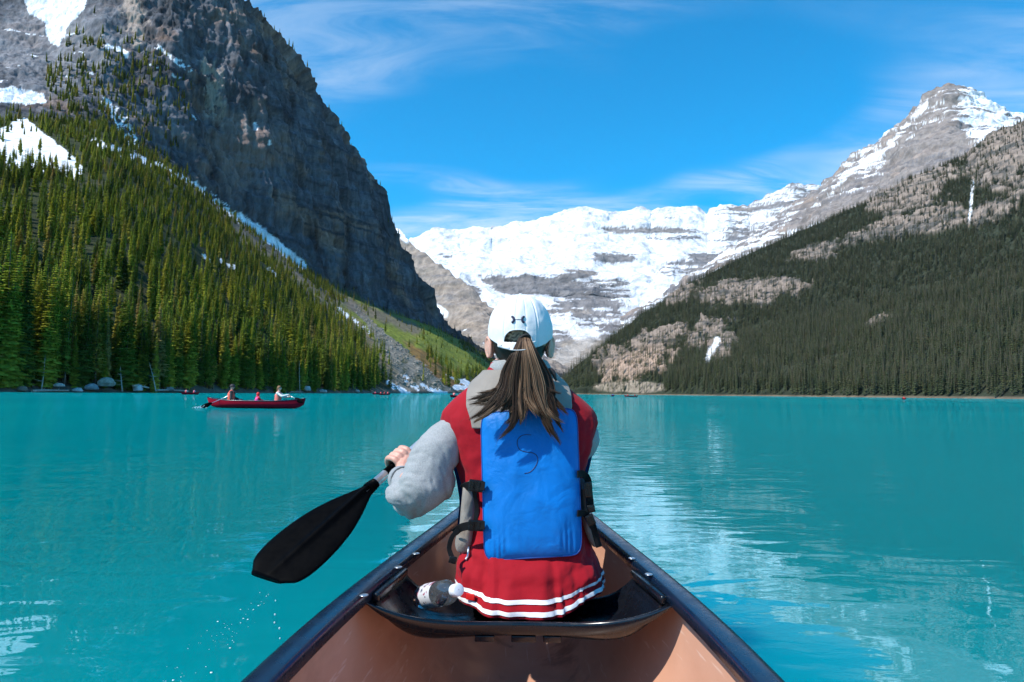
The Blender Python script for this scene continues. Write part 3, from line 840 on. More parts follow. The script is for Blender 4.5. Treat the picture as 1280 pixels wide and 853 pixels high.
for i in order:
    hw = max(1, 0.10 * (ppy[i] - ty[i]))
    a, b = int(max(0, ppx[i] - hw)), int(min(1280, ppx[i] + hw)) + 1
    if b <= 0 or a >= 1280 or ppx[i] < -5 or ppx[i] > 1280: continue
    vis = np.clip(np.minimum(buf[a:b], ppy[i]) - max(ty[i], -5), 0, None)
    score[i] = vis.sum()
    c0, c1 = int(max(0, ppx[i] - hw * 0.5)), int(min(1280, ppx[i] + hw * 0.5)) + 1
    buf[c0:c1] = np.minimum(buf[c0:c1], ty[i] + 0.25 * (ppy[i] - ty[i]))
top = np.argsort(-score)[:300]
mask = np.ones(len(P), bool); mask[top] = False
SPR_LABEL = 'tall narrow green spruce on the sunlit slope by the left shore'
for n, i in enumerate(top):
    ci, ti = near_protos[n % len(near_protos)]
    e = bpy.data.objects.new('spruce_tree', None); COL.objects.link(e)
    e.location = P[i]; e.rotation_euler = (gg.normal(0, 0.02), gg.normal(0, 0.02), gg.uniform(0, 6.28)); e.scale = (wd[i], wd[i], hs[i] / H0)
    tag(e, SPR_LABEL, 'tree', 'spruces on the slope by the left shore')
    for nm, me in (('crown', ci), ('trunk', ti)):
        o = bpy.data.objects.new(nm, me); COL.objects.link(o); o.parent = e
forest('spruce_forest', P[mask], hs[mask] / H0, wd[mask], C_MID, 6, 'dense green spruce forest covering the left slope', 21)
# ledge trees high on the cliff and along its rim
Pl = np.concatenate([scatter(GL, L_ledge, 1000, 2), scatter(GL, L_rim, 110, 4)])
hl = np.random.default_rng(6).uniform(7, 15, len(Pl))
forest('ledge_forest', Pl, hl / H0, (hl / H0) ** 0.7, C_MID, 6, 'small spruces clinging to ledges of the dark cliff', 22)
# right ridge
Pr = scatter(GR, R_forest, 40000, 7)
gr = np.random.default_rng(8)
rx = gr.uniform(730, 1560, 1200); ds = np.interp(rx, *_shore_R)
beltr = []
for q, d in zip(rx, ds):
    if 745 < q < 830 and gr.random() < 0.75: continue
    i = int(np.argmin(np.abs(colsR - q))); Y = d + 5 + 60 * gr.random() ** 1.5; j = int(np.argmin(np.abs(GR[i, :, 1] - Y))); j = max(j, 4)
    beltr.append(GR[i, j] + gr.normal(0, 1.5, 3) * np.array([1, 1, 0]))
Pr = np.concatenate([Pr, np.array(beltr)])
rp, _ = project(Pr)
Pr = Pr[(rp > 690) & (rp < 1600)]
hr = np.clip(gr.normal(20, 3.6, len(Pr)), 9, 30) * np.interp(Pr[:, 2], [0, 150, 420, 600], [1.1, 1.0, 0.85, 0.65])
Pr[:, 2] -= 0.5
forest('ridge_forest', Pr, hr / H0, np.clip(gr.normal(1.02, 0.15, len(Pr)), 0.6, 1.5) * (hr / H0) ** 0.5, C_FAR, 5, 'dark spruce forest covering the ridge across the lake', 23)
# ================================================================== THE CANOE WE SIT IN
_st = [-1.34, -1.2, -0.9, -0.5, 0.0, 0.6, 1.06, 1.45, 1.85, 2.3, 2.5, 3.0, 3.4, 3.52, 3.56]
_hw = [0.0, 0.05, 0.16, 0.285, 0.375, 0.415, 0.413, 0.391, 0.346, 0.277, 0.243, 0.140, 0.045, 0.012, 0.0]
_zg = [0.52, 0.49, 0.43, 0.38, 0.37, 0.37, 0.37, 0.37, 0.37, 0.378, 0.385, 0.42, 0.48, 0.505, 0.51]
_zb = [0.30, 0.10, -0.02, -0.06, -0.07, -0.07, -0.07, -0.07, -0.07, -0.065, -0.06, -0.02, 0.09, 0.2, 0.32]
def c_hw(y): return np.interp(y, _st, _hw)
def c_zg(y): return np.interp(y, _st, _zg)
def c_zb(y): return np.interp(y, _st, _zb)
def c_cx(y): return 0.010 + (np.asarray(y) - 1.06) * 0.022
NEXP = 2.5
def hull_grid(off, ny=90, nt=45):
    ys = np.linspace(-1.34, 3.56, ny)
    sm = np.ones(7) / 7
    th = np.linspace(-math.pi / 2, math.pi / 2, nt)
    w = np.convolve(np.pad(c_hw(ys), 3, 'edge'), sm, 'valid') * np.clip((ys + 1.34) / 0.05, 0, 1) * np.clip((3.56 - ys) / 0.05, 0, 1)
    zg = np.convolve(np.pad(c_zg(ys), 3, 'edge'), sm, 'valid'); zb = np.convolve(np.pad(c_zb(ys), 3, 'edge'), sm, 'valid')
    x = np.sign(np.sin(th))[None] * np.abs(np.sin(th))[None] ** (2 / NEXP) * (w[:, None] + off * 0.8) * (w[:, None] > 1e-4) + c_cx(ys)[:, None]
    z = zg[:, None] - (zg - zb + off)[:, None] * np.abs(np.cos(th))[None] ** (2 / NEXP)
    return np.stack([x, np.broadcast_to(ys[:, None], x.shape), z], -1)

t = NT('canoe_interior'); c = t.pos()
base = t.mix(t.ramp(t.noise(3.0, t.mapping(c, (1, 0.4, 1)), 5.0), 0.3, 0.75), (0.62, 0.345, 0.235), (0.52, 0.265, 0.17))
scuff = t.ramp(t.noise(14.0, t.mapping(c, (1, 0.15, 1.6)), 8.0, 0.7), 0.56, 0.74)
base = t.mix(t.math('MULTIPLY', scuff, 0.4), base, (0.74, 0.54, 0.43))
scr = t.ramp(t.noise(70.0, t.mapping(c, (1, 0.035, 1), (0.1, 0.05, 0.06)), 3.0, 0.5), 0.64, 0.70)
base = t.mix(t.math('MULTIPLY', scr, 0.45), base, (0.78, 0.60, 0.50))
smear = t.ramp(t.noise(2.2, t.mapping(c, (1, 0.6, 1.4)), 6.0, 0.7, 0.5), 0.55, 0.75)
base = t.mix(t.math('MULTIPLY', smear, 0.35), base, (0.26, 0.13, 0.09))
dirt = t.math('MULTIPLY', t.ramp(t.noise(5.0, c, 6.0, 0.65, 0.4), 0.52, 0.68), t.ramp(t.node('SeparateXYZ', {0: c}).outputs[2], 0.09, -0.05))
base = t.mix(t.math('MULTIPLY', dirt, 0.75), base, (0.10, 0.055, 0.04))
t.bsdf(base, t.ramp(t.noise(9.0, c, 4.0), 0.3, 0.7, 0.32, 0.55), 0, t.bump(t.noise(160.0, c, 3.0), 0.12, 0.002))
M_LINER = t.m
M_RED_HULL = plain('red_hull', (0.42, 0.025, 0.03), 0.35, scale=6, vary=0.12)
t = NT('black_vinyl'); c = t.pos()
sc = t.ramp(t.noise(30.0, t.mapping(c, (1, 0.3, 1)), 8.0, 0.7), 0.64, 0.76)
k = t.mix(sc, (0.003, 0.012, 0.030), (0.03, 0.045, 0.07))
k = t.mix(t.math('MULTIPLY', t.ramp(t.noise(7.0, t.mapping(c, (1, 0.5, 1)), 6.0, 0.7), 0.55, 0.75), 0.35), k, (0.010, 0.02, 0.04))
t.bsdf(k, t.ramp(t.noise(18.0, c, 5.0, 0.6), 0.3, 0.7, 0.2, 0.36), 0, t.bump(t.noise(260.0, c, 2.0), 0.10, 0.001), Specular_IOR_Level=0.7)
M_VINYL = t.m
t = NT('black_seat_plastic'); c = t.pos()
t.bsdf(t.mix(t.ramp(t.noise(40.0, c, 6.0, 0.7), 0.55, 0.75), (0.004, 0.005, 0.008), (0.010, 0.010, 0.013)), t.ramp(t.noise(25.0, c, 5.0), 0.3, 0.7, 0.16, 0.34), 0, t.bump(t.noise(120.0, c, 3.0), 0.06, 0.002))
M_SEAT = t.m
M_STEEL = plain('steel', (0.62, 0.63, 0.64), 0.32, 0.9, scale=60, vary=0.1)
M_BLACK = plain('black_webbing', (0.006, 0.006, 0.007), 0.7, spec=0.15, scale=80, bump=0.3, bscale=900, bdist=0.001)
M_BUCKLE = plain('black_buckle', (0.006, 0.006, 0.007), 0.3, spec=0.3, scale=50)

CANOE = thing('canoe', 'brown lined canoe with wide black gunwales carrying the paddler in the white cap', 'canoe', (0.02, 1.1, -0.08))
Gi, Go = hull_grid(0.0), hull_grid(0.014)
part('liner', (Gi.reshape(-1, 3), grid_faces(*Gi.shape[:2])), M_LINER, CANOE)
part('hull', (Go.reshape(-1, 3), grid_faces(*Go.shape[:2])), M_RED_HULL, CANOE)
ys = np.linspace(-1.33, 3.55, 120)
wz = np.interp(ys, np.linspace(-1.34, 3.56, 90), Go[:, -1, 2])
wx = np.interp(ys, np.linspace(-1.34, 3.56, 90), Go[:, -1, 0] - c_cx(np.linspace(-1.34, 3.56, 90)))
prof = np.array([(0.004, -0.034), (0.006, -0.004), (0.001, 0.004), (-0.008, 0.0062), (-0.038, 0.0062), (-0.045, 0.003), (-0.047, -0.004), (-0.047, -0.024), (-0.042, -0.026), (-0.041, -0.010), (-0.006, -0.010)])
for s in (-1, 1):
    path = np.stack([c_cx(ys) + s * np.maximum(wx, 0.0), ys, wz], -1)
    T = np.gradient(path, axis=0); T /= np.linalg.norm(T, axis=1)[:, None]
    O = np.cross(T, (0, 0, 1.0)) * s; O /= np.linalg.norm(O, axis=1)[:, None]
    lim = np.clip(np.maximum(wx, 0.0) / 0.07, 0.12, 1)[:, None, None]
    V = path[:, None] + O[:, None] * prof[None, :, 0:1] * lim + np.array([0, 0, 1.0]) * prof[None, :, 1:2]
    fs = [tuple(q) for q in grid_faces(len(ys), len(prof), wrap_v=True)]
    me = mesh_from('gunwale', V.reshape(-1, 3), fs, True)
    bm = bmesh.new(); bm.from_mesh(me); bmesh.ops.recalc_face_normals(bm, faces=bm.faces); bm.to_mesh(me); bm.free()
    g_ob = part('gunwale', me, M_VINYL, CANOE)
    for q in ([(520, 692), (498, 709), (455, 744)] if s < 0 else [(790, 698), (811, 718)]):
        Y = 1.7
        for _ in range(6):
            p_ = at(q[0], q[1], Y); Y *= (0.82 - (float(c_zg(Y)) + 0.0065)) / (0.82 - p_[2])
        p_ = at(q[0], q[1], Y)
        part('rivet', ellipsoid((p_[0], p_[1], float(c_zg(Y)) + 0.0065), (0.0100, 0.0115, 0.0018), None, 18, 8), M_STEEL, g_ob)

# moulded bow seat hung between the gunwales
nu, nv = 61, 26
u = np.linspace(-1, 1, nu)[:, None]; v = np.linspace(0, 1, nv)[None, :]
rearY = 1.580 + 0.118 * (1 - np.abs(u) ** 2.6)
frontY = 1.86 + 0.13 * (1 - u ** 2)
Y = rearY + (frontY - rearY) * v
xs_ = c_cx(Y) + u * (c_hw(Y) - 0.034)
lipr = np.exp(-(v / 0.06) ** 2) * 0.014
lipz = 0.268 + 0.078 * np.abs(u) ** 3.6
panz = 0.222 + 0.124 * np.abs(u) ** 7
inn = sstep(v, 0.02, 0.20) * (1 - 0.5 * sstep(v, 0.8, 1.0))
Z = lipz * (1 - inn) + panz * inn
top = np.stack([xs_ + 0 * v, Y, Z], -1)
rows = []
for dz, dy in ((-0.030, 0.012), (-0.032, 0.004), (-0.030, 0.001), (-0.010, -0.004), (-0.003, -0.0035), (-0.0006, -0.001)):
    fade = 1 - 0.8 * np.abs(u[:, 0]) ** 8
    r_ = top[:, 0].copy(); r_[:, 2] += dz * fade; r_[:, 1] += dy; rows.append(r_)
frows = []
for dz, dy in ((-0.004, 0.006), (-0.03, 0.008)):
    r_ = top[:, -1].copy(); r_[:, 2] += dz; r_[:, 1] += dy; frows.append(r_)
SG = np.concatenate([np.stack(rows, 1), top, np.stack(frows, 1)], 1)
seat_me = mesh_from('seat', SG.reshape(-1, 3), grid_faces(*SG.shape[:2]), True)
seat_me = evaluated(seat_me, [('SOLIDIFY', dict(thickness=0.006, offset=-1.0))])
SEAT = part('seat', seat_me, M_SEAT, CANOE)
for s in (-1, 1):
    Yc = 1.72; xw = float(c_cx(Yc) + s * (c_hw(Yc) - 0.050))
    part('hanger', box((xw + s * 0.006, Yc, 0.350), (0.010, 0.118, 0.010), Matrix.Rotation(s * 0.13, 3, 'Z'), 0.005), M_SEAT, SEAT)
for x_, w_ in ((0.035, 0.030), (0.105, 0.022), (-0.06, 0.024)):
    part('rib', box((x_, 1.722, 0.224), (w_, 0.014, 0.008), None, 0.003), M_SEAT, SEAT)
# bow deck and carry thwart
dk = []
for yy in np.linspace(3.12, 3.54, 8):
    ww = max(0.004, float(c_hw(yy)) - 0.03)
    dk.append([(float(c_cx(yy)) + a * ww, yy, float(c_zg(yy)) + 0.008 + 0.006 * (1 - a * a)) for a in np.linspace(-1, 1, 7)])
dk = np.array(dk); part('deck', (dk.reshape(-1, 3), grid_faces(8, 7)), M_VINYL, CANOE)

# ------------------------------------------------------------------ water bottle lying on the seat
b0, b1 = at(528, 750, 1.83), at(573, 737.5, 1.68)
b0 = np.array([b0[0], b0[1], 0.286]); ax = b1 - b0; BL = np.linalg.norm(ax); ax /= BL
sx = np.cross(ax, (0, 0, 1.0)); sx /= np.linalg.norm(sx); sy = np.cross(sx, ax)
def lathe(prof, seg=28, closed=True):
    an = np.linspace(0, 2 * math.pi, seg, endpoint=False); V = []
    for s_, r_ in prof: V += [b0 + ax * s_ + r_ * (math.cos(a) * sx + math.sin(a) * sy) for a in an]
    fs = [tuple(q) for q in grid_faces(len(prof), seg, wrap_v=True)]
    if closed: fs.append(tuple(range(seg))[::-1]); fs.append(tuple((len(prof) - 1) * seg + k for k in range(seg)))
    return np.array(V), fs
t = NT('clear_plastic')
gl = t.node('BsdfGlossy', {'Roughness': 0.06}); tr = t.node('BsdfTransparent', {0: (0.88, 0.92, 0.94)}); df = t.node('BsdfDiffuse', {0: (0.75, 0.8, 0.84)})
fr = t.node('Fresnel', {'IOR': 1.5})
m1 = t.node('MixShader', {0: t.math('ADD', fr.outputs[0], 0.06)}); t.t.links.new(tr.outputs[0], m1.inputs[1]); t.t.links.new(gl.outputs[0], m1.inputs[2])
m2 = t.node('MixShader', {0: 0.05}); t.t.links.new(m1.outputs[0], m2.inputs[1]); t.t.links.new(df.outputs[0], m2.inputs[2])
t.t.links.new(m2.outputs[0], t.out.inputs[0]); M_CLEAR = t.m
BOTTLE = thing('water_bottle', 'small clear plastic water bottle with white cap lying on the black seat', 'bottle', b0 - np.array([0, 0, 0.03]))
L = BL
pr = [(0.0, 0.022), (0.004, 0.029)]
for k in range(14): pr.append((0.008 + k * (L * 0.62 / 14), 0.0305 if k % 2 else 0.0292))
pr += [(L * 0.70, 0.0300), (L * 0.76, 0.027), (L * 0.82, 0.020), (L * 0.85, 0.0145), (L * 0.88, 0.0125), (L * 0.99, 0.0125)]
part('body', lathe(pr), M_CLEAR, BOTTLE)
cap_p = [(L * 0.885, 0.0145), (L * 0.89, 0.0152), (L * 1.0, 0.0152), (L * 1.006, 0.0140), (L * 1.008, 0.0115), (L * 1.0085, 0.0112), (L * 1.0086, 0.001)]
part('cap', lathe(cap_p, 36), plain('white_cap', (0.82, 0.82, 0.84), 0.4, vary=0.03), BOTTLE)
t = NT('bottle_label'); n_ = t.noise(60.0, t.pos(), 1.0, 0.5, 0.0)
kk = t.mix(t.ramp(n_, 0.58, 0.62), (0.62, 0.63, 0.66), (0.35, 0.10, 0.16)); kk = t.mix(t.ramp(t.noise(70.0, t.pos(), 1.0), 0.6, 0.64), kk, (0.05, 0.05, 0.10))
t.bsdf(kk, 0.35)
part('label', lathe([(L * 0.16, 0.0309), (L * 0.50, 0.0309)], 36, False), t.m, BOTTLE)

# ------------------------------------------------------------------ paddle
HAND = at(500, 577, 2.25)
PD = np.array([0.548, 0.657, 0.517]); PD /= np.linalg.norm(PD)       # from blade towards the grip
def ptl(tt): return HAND - PD * tt
wv = np.array([0.92, 0.0, -0.39]); wv[1] = -(wv[0] * PD[0] + wv[2] * PD[2]) / PD[1]; wv /= np.linalg.norm(wv)
bn = np.cross(PD, wv)
PADDLE = thing('paddle', 'black bladed paddle with silver shaft held out over the water', 'paddle', ptl(0.53))
M_BLADE = plain('black_blade', (0.0012, 0.0012, 0.0015), 0.45, scale=30, vary=0.2, spec=0.03)
M_ALU = plain('aluminium', (0.78, 0.78, 0.79), 0.33, 0.85, scale=40, vary=0.05)
ss = np.linspace(0, 1, 46)
half = np.interp(ss, [0, 0.05, 0.12, 0.25, 0.4, 0.55, 0.7, 0.82, 0.9, 0.95, 0.985, 1.0], [0.017, 0.020, 0.032, 0.056, 0.077, 0.088, 0.0925, 0.090, 0.083, 0.073, 0.055, 0.03])
half = np.convolve(np.pad(half, 2, 'edge'), np.ones(5) / 5, 'valid')
cr = np.linspace(-1, 1, 25)
T0, T1 = 0.130, 0.545
def blade_surface(side):
    V = []
    for s_, h_ in zip(ss, half):
        for a in cr:
            th_ = (0.0035 + 0.0012) * (1 - abs(a) ** 6) + 0.013 * math.exp(-(a * h_ / 0.010) ** 2) * (1 - s_) ** 0.6 + 0.0015
            V.append(ptl(T0 + (T1 - T0) * (s_ - 0.03 * a * s_ ** 6)) + wv * a * h_ + bn * side * th_)
    return np.array(V).reshape(len(ss), len(cr), 3)
A_, B_ = blade_surface(1), blade_surface(-1)
ring = np.concatenate([A_, B_[:, ::-1]], 1)
fs = [tuple(q) for q in grid_faces(len(ss), 2 * len(cr), wrap_v=True)] + [tuple(range(2 * len(cr)))[::-1], tuple((len(ss) - 1) * 2 * len(cr) + k for k in range(2 * len(cr)))]
part('blade', (ring.reshape(-1, 3), fs), M_BLADE, PADDLE)
SH = part('shaft', tube([ptl(0.165), ptl(0.0), ptl(-0.3), ptl(-0.53)], 0.0148, 18), M_ALU, PADDLE)
part('sleeve', tube([ptl(0.068), ptl(0.02)], 0.0156, 18), M_BLADE, SH)
part('collar', tube([ptl(0.15), ptl(0.14), ptl(0.115)], [0.020, 0.0195, 0.0165], 18), M_BLADE, PADDLE)
g0 = ptl(-0.54)
part('grip', union([limb([g0 - wv * 0.045, g0 + wv * 0.045], [0.016, 0.016]), limb([ptl(-0.50), g0], [0.016, 0.018])], 0.004), M_BLADE, PADDLE)

# ================================================================== THE LAKE
wl_y = np.linspace(-1.0, 3.12, 70)
fr_ = np.clip(c_zg(wl_y) / (c_zg(wl_y) - c_zb(wl_y) + 0.012), 0, 1)
wl_x = c_hw(wl_y) * np.sqrt(np.clip(1 - fr_ ** NEXP, 0, 1)) ** (2 / NEXP) + 0.004
loop = [(float(c_cx(y) + x), y) for y, x in zip(wl_y, wl_x)] + [(float(c_cx(y) - x), y) for y, x in zip(wl_y[::-1], wl_x[::-1])]
loop = np.array(loop); cen = np.array([0.01, 1.05])
ang = np.arctan2(loop[:, 1] - cen[1], loop[:, 0] - cen[0])
rings = [loop]
for k, rad in enumerate([1.2, 2.0, 4, 10, 30, 100, 400, 1500, 9000]):
    tt = min(1.0, 0.25 + 0.2 * k)
    base_ = cen + (loop - cen) * (1 + 0.12 * (k + 1))
    circ = cen + np.stack([np.cos(ang), np.sin(ang)], -1) * (rad + 2.3)
    rings.append(base_ * (1 - tt) + circ * tt)
W = np.array(rings); W3 = np.concatenate([W, np.zeros(W.shape[:2] + (1,))], -1)
t = NT('lake_water'); p = t.pos()
def ripple(scale, stretch, rot, detail, dist, loc=(0, 0, 0)): return t.noise(1.0, t.mapping(p, (scale * stretch[0], scale * stretch[1], 1), (0, 0, R(rot)), loc), detail, 0.5, dist)
calm = t.ramp(t.noise(0.11, t.mapping(p, (1.0, 0.55, 1)), 3.0, 0.5, 0.3), 0.36, 0.64, 0.30, 1.0)
h1 = t.math('MULTIPLY', ripple(0.75, (1.0, 1.5), 6, 1.5, 0.4), 0.020)
h2 = t.math('MULTIPLY', ripple(1.9, (0.8, 1.7), -8, 1.2, 0.9, (3, 1, 0)), 0.0115)
h3 = t.math('MULTIPLY', ripple(8.5, (0.8, 1.5), 12, 2.0, 0.4, (1, 5, 0)), 0.0012)
hh = t.math('MULTIPLY', t.math('ADD', h1, t.math('ADD', h2, h3)), calm)
nm = t.bump(hh, 1.0, 1.0)
deep = t.mix(t.ramp(t.noise(0.03, p, 3.0), 0.3, 0.7), (0.0, 0.19, 0.213), (0.0, 0.228, 0.242))
dif = t.node('SubsurfaceScattering', {'Color': deep, 'Scale': 1.0, 'Radius': (0.8, 0.8, 0.8)}, falloff='BURLEY')
glo = t.node('BsdfGlossy', {0: (0.66, 0.93, 1.0), 'Roughness': 0.0, 'Normal': nm})
fr = t.node('Fresnel', {'IOR': 1.333, 'Normal': nm})
fac = t.math('MINIMUM', t.math('MULTIPLY', fr.outputs[0], 1.25), 0.42)
ms = t.node('MixShader', {0: fac}); t.t.links.new(dif.outputs[0], ms.inputs[1]); t.t.links.new(glo.outputs[0], ms.inputs[2])
t.t.links.new(ms.outputs[0], t.out.inputs[0])
M_WATER = t.m
lake = link('water', mesh_from('water', W3.reshape(-1, 3), grid_faces(W3.shape[0], W3.shape[1], wrap_v=True), False), M_WATER)
tag(lake, 'turquoise glacial lake with light ripples', 'lake', kind='structure')
# ================================================================== THE PADDLER IN FRONT OF US
def fabric(name, col, vary=0.12, scale=14.0, weave=900.0, wstr=0.25, fold=0.0, fscale=12.0, rough=0.85, heather=0.0, sheen=0.15, spec=0.25):
    t = NT(name); c = t.pos()
    k = t.ramp(t.noise(scale, c, 5.0), 0.3, 0.7, 1 - vary, 1 + vary)
    colr = t.mix(1.0, tuple(col), t.node('CombineColor', {0: k, 1: k, 2: k}).outputs[0], 'MULTIPLY')
    if heather:
        h = t.ramp(t.noise(300.0, c, 3.0, 0.7), 0.35, 0.65, 1 - heather, 1 + heather)
        colr = t.mix(1.0, colr, t.node('CombineColor', {0: h, 1: h, 2: h}).outputs[0], 'MULTIPLY')
    nm = t.bump(t.noise(weave, c, 2.0), wstr, 0.0008)
    if fold: nm = t.bump(t.noise(fscale, c, 4.0, 0.5, 0.8), fold, 0.012, nm)
    b = t.bsdf(colr, rough, 0, nm, Specular_IOR_Level=spec)
    b.inputs['Sheen Weight'].default_value = sheen
    return t.m
M_RED = fabric('red_fleece', (0.31, 0.002, 0.010), vary=0.06, fold=0.25, fscale=11, sheen=0.06)
M_GREY = fabric('grey_fleece', (0.30, 0.305, 0.31), vary=0.05, fold=0.16, fscale=10, heather=0.14)
M_STRIPE = fabric('white_rib', (0.80, 0.80, 0.82), vary=0.04, wstr=0.4, weave=500)
M_BLUE = fabric('blue_nylon', (0.0, 0.15, 0.50), vary=0.10, fold=0.5, fscale=14, weave=1500, wstr=0.08, rough=0.5, sheen=0.0, spec=0.25)
M_TAN = fabric('taupe_nylon', (0.25, 0.218, 0.19), vary=0.08, fold=0.25, fscale=18, weave=1300, wstr=0.15, rough=0.6)
M_WHITE = fabric('white_cotton', (0.70, 0.705, 0.72), vary=0.03, weave=1400, wstr=0.15, fold=0.18, fscale=22)
M_TROUSERS = fabric('dark_trousers', (0.02, 0.022, 0.03))
t = NT('skin'); c = t.pos()
t.bsdf(t.mix(t.ramp(t.noise(35.0, c, 4.0), 0.3, 0.7), (0.66, 0.36, 0.27), (0.56, 0.27, 0.20)), 0.5, 0, t.bump(t.noise(420.0, c, 3.0), 0.12, 0.001), Subsurface_Weight=0.12, Subsurface_Scale=0.01, Subsurface_Radius=(1.0, 0.35, 0.2))
M_SKIN = t.m
t = NT('brown_hair')
t.bsdf(t.attr('tint'), 0.45, 0, None, Specular_IOR_Level=0.22)
M_HAIR = t.m

PERSON = thing('person', 'person in white cap and blue life vest over red jacket paddling in front', 'person', (0.05, 1.9, 0.22))

# ---- jacket body: lofted sections from hem to collar
_Z = [0.255, 0.33, 0.42, 0.50, 0.57, 0.64, 0.70, 0.745, 0.785, 0.82, 0.85, 0.875, 0.90]
_CX = [0.050, 0.046, 0.041, 0.036, 0.032, 0.028, 0.025, 0.022, 0.021, 0.020, 0.020, 0.020, 0.020]
_CY = [1.90, 1.915, 1.935, 1.945, 1.95, 1.955, 1.96, 1.965, 1.97, 1.975, 1.98, 1.985, 1.99]
_A = [0.188, 0.183, 0.172, 0.160, 0.170, 0.192, 0.212, 0.223, 0.198, 0.155, 0.120, 0.092, 0.078]
_BB = [0.175, 0.158, 0.122, 0.108, 0.103, 0.104, 0.104, 0.100, 0.094, 0.084, 0.074, 0.066, 0.062]
_BF = [0.20, 0.17, 0.135, 0.125, 0.125, 0.13, 0.125, 0.115, 0.10, 0.086, 0.074, 0.066, 0.062]
_fine = np.linspace(0.255, 0.90, 400)
def _sm(v): 
    q = np.interp(_fine, _Z, v); k = np.ones(25) / 25
    return np.convolve(np.pad(q, 12, 'edge'), k, 'valid')
_S = {n: _sm(v) for n, v in dict(cx=_CX, cy=_CY, a=_A, bb=_BB, bf=_BF).items()}
def J(phi, z, off=0.0, folds=True):
    """Jacket surface; phi = 0 at the middle of the back, +pi/2 on the right."""
    phi, z = np.broadcast_arrays(np.asarray(phi, float), np.asarray(z, float))
    g = lambda n: np.interp(z, _fine, _S[n])
    e = 2 / 2.45
    sn, cs = np.sin(phi), np.cos(phi)
    a = g('a') + off; b = np.where(cs > 0, g('bb'), g('bf')) + off
    x = np.sign(sn) * np.abs(sn) ** e * a; y = -np.sign(cs) * np.abs(cs) ** e * b
    if folds:
        lowm = 1 - sstep(z, 0.28, 0.48)
        q = np.stack([phi * 2.6, z * 4.2, phi * 0 + 1.5], -1)
        w1 = fbm(q, octaves=3, seed=5.0, ridged=True) * 0.016 * lowm
        w1 = w1 + 0.004 * lowm * np.sin(phi * 3.1 + 9 * z + 1.6 * np.sin(phi * 2))
        q2 = np.stack([phi * 2.2, z * 16, phi * 0.3], -1)
        w2 = fbm(q2, octaves=3, seed=6.0) * 0.014 * (1 - sstep(z, 0.72, 0.82))
        bulge = -0.015 * lowm * (np.exp(-((phi - 0.66 - 1.5 * (0.33 - z)) / 0.13) ** 2) + np.exp(-((phi - 5.62 + 1.2 * (0.33 - z)) / 0.14) ** 2) + 0.6 * np.exp(-((phi - 5.95) / 0.06) ** 2) + 0.5 * np.exp(-((phi - 0.30) / 0.05) ** 2))
        pc = (phi + math.pi) % (2 * math.pi) - math.pi
        bulge = bulge + 0.005 * np.sin(z * 75 - 5.0 * pc ** 2) * np.exp(-((z - 0.36) / 0.05) ** 2) * (np.abs(pc) < 1.2)
        k = 1 + (w1 + w2 + bulge) / 0.19
        x, y = x * k, y * k
    zh = 0.004 + 0.014 * sstep(-sn, 0.3, 1.0) + 0.036 * sstep(sn, 0.25, 1.0)
    zz = z + zh * (1 - sstep(z, 0.255, 0.42)) + 0.008
    return np.stack([g('cx') + x, g('cy') + y, zz], -1)
ph = np.linspace(0, 2 * math.pi, 200, endpoint=False)[None, :]
zs = np.concatenate([np.linspace(0.255, 0.45, 50), np.linspace(0.455, 0.90, 70)])[:, None]
JG = J(ph, zs)
# tuck the hem under
inner = JG[0:1].copy(); ctr = inner.mean(1, keepdims=True)
JG = np.concatenate([ctr + (inner - ctr) * np.array([0.90, 0.93, 1]) + [0, 0, 0.012], ctr + (inner - ctr) * np.array([0.965, 0.97, 1]) + [0, 0, -0.003], JG], 0)
JACKET = part('jacket', (JG.reshape(-1, 3), grid_faces(JG.shape[0], 200, wrap_v=True)), M_RED, PERSON, label='red jacket with grey sleeves and white striped hem')
for z0, z1 in ((0.262, 0.2725), (0.2885, 0.2985)):
    sg = J(ph, np.linspace(z0, z1, 6)[:, None], 0.0022)
    part('stripe', (sg.reshape(-1, 3), grid_faces(6, 200, wrap_v=True)), M_STRIPE, JACKET)
# white piping of the side pocket
pk = J(np.linspace(-1.02, -0.98, 12), np.linspace(0.37, 0.46, 12), 0.003)
part('piping', tube(pk, 0.0028, 6), M_STRIPE, JACKET)
part('tag', box(J(np.array(-0.80), np.array(0.284), 0.006), (0.012, 0.002, 0.008), Matrix.Rotation(-0.5, 3, 'Z'), 0.001), plain('red_tag', (0.6, 0.01, 0.01), 0.5), JACKET)

def wrinkle(me, amp, scale, seed, oct_=3):
    V, N = mverts(me), mnormals(me)
    set_verts(me, V + N * (fbm(V, scale, oct_, 0.5, seed, True) * amp)[:, None]); return me

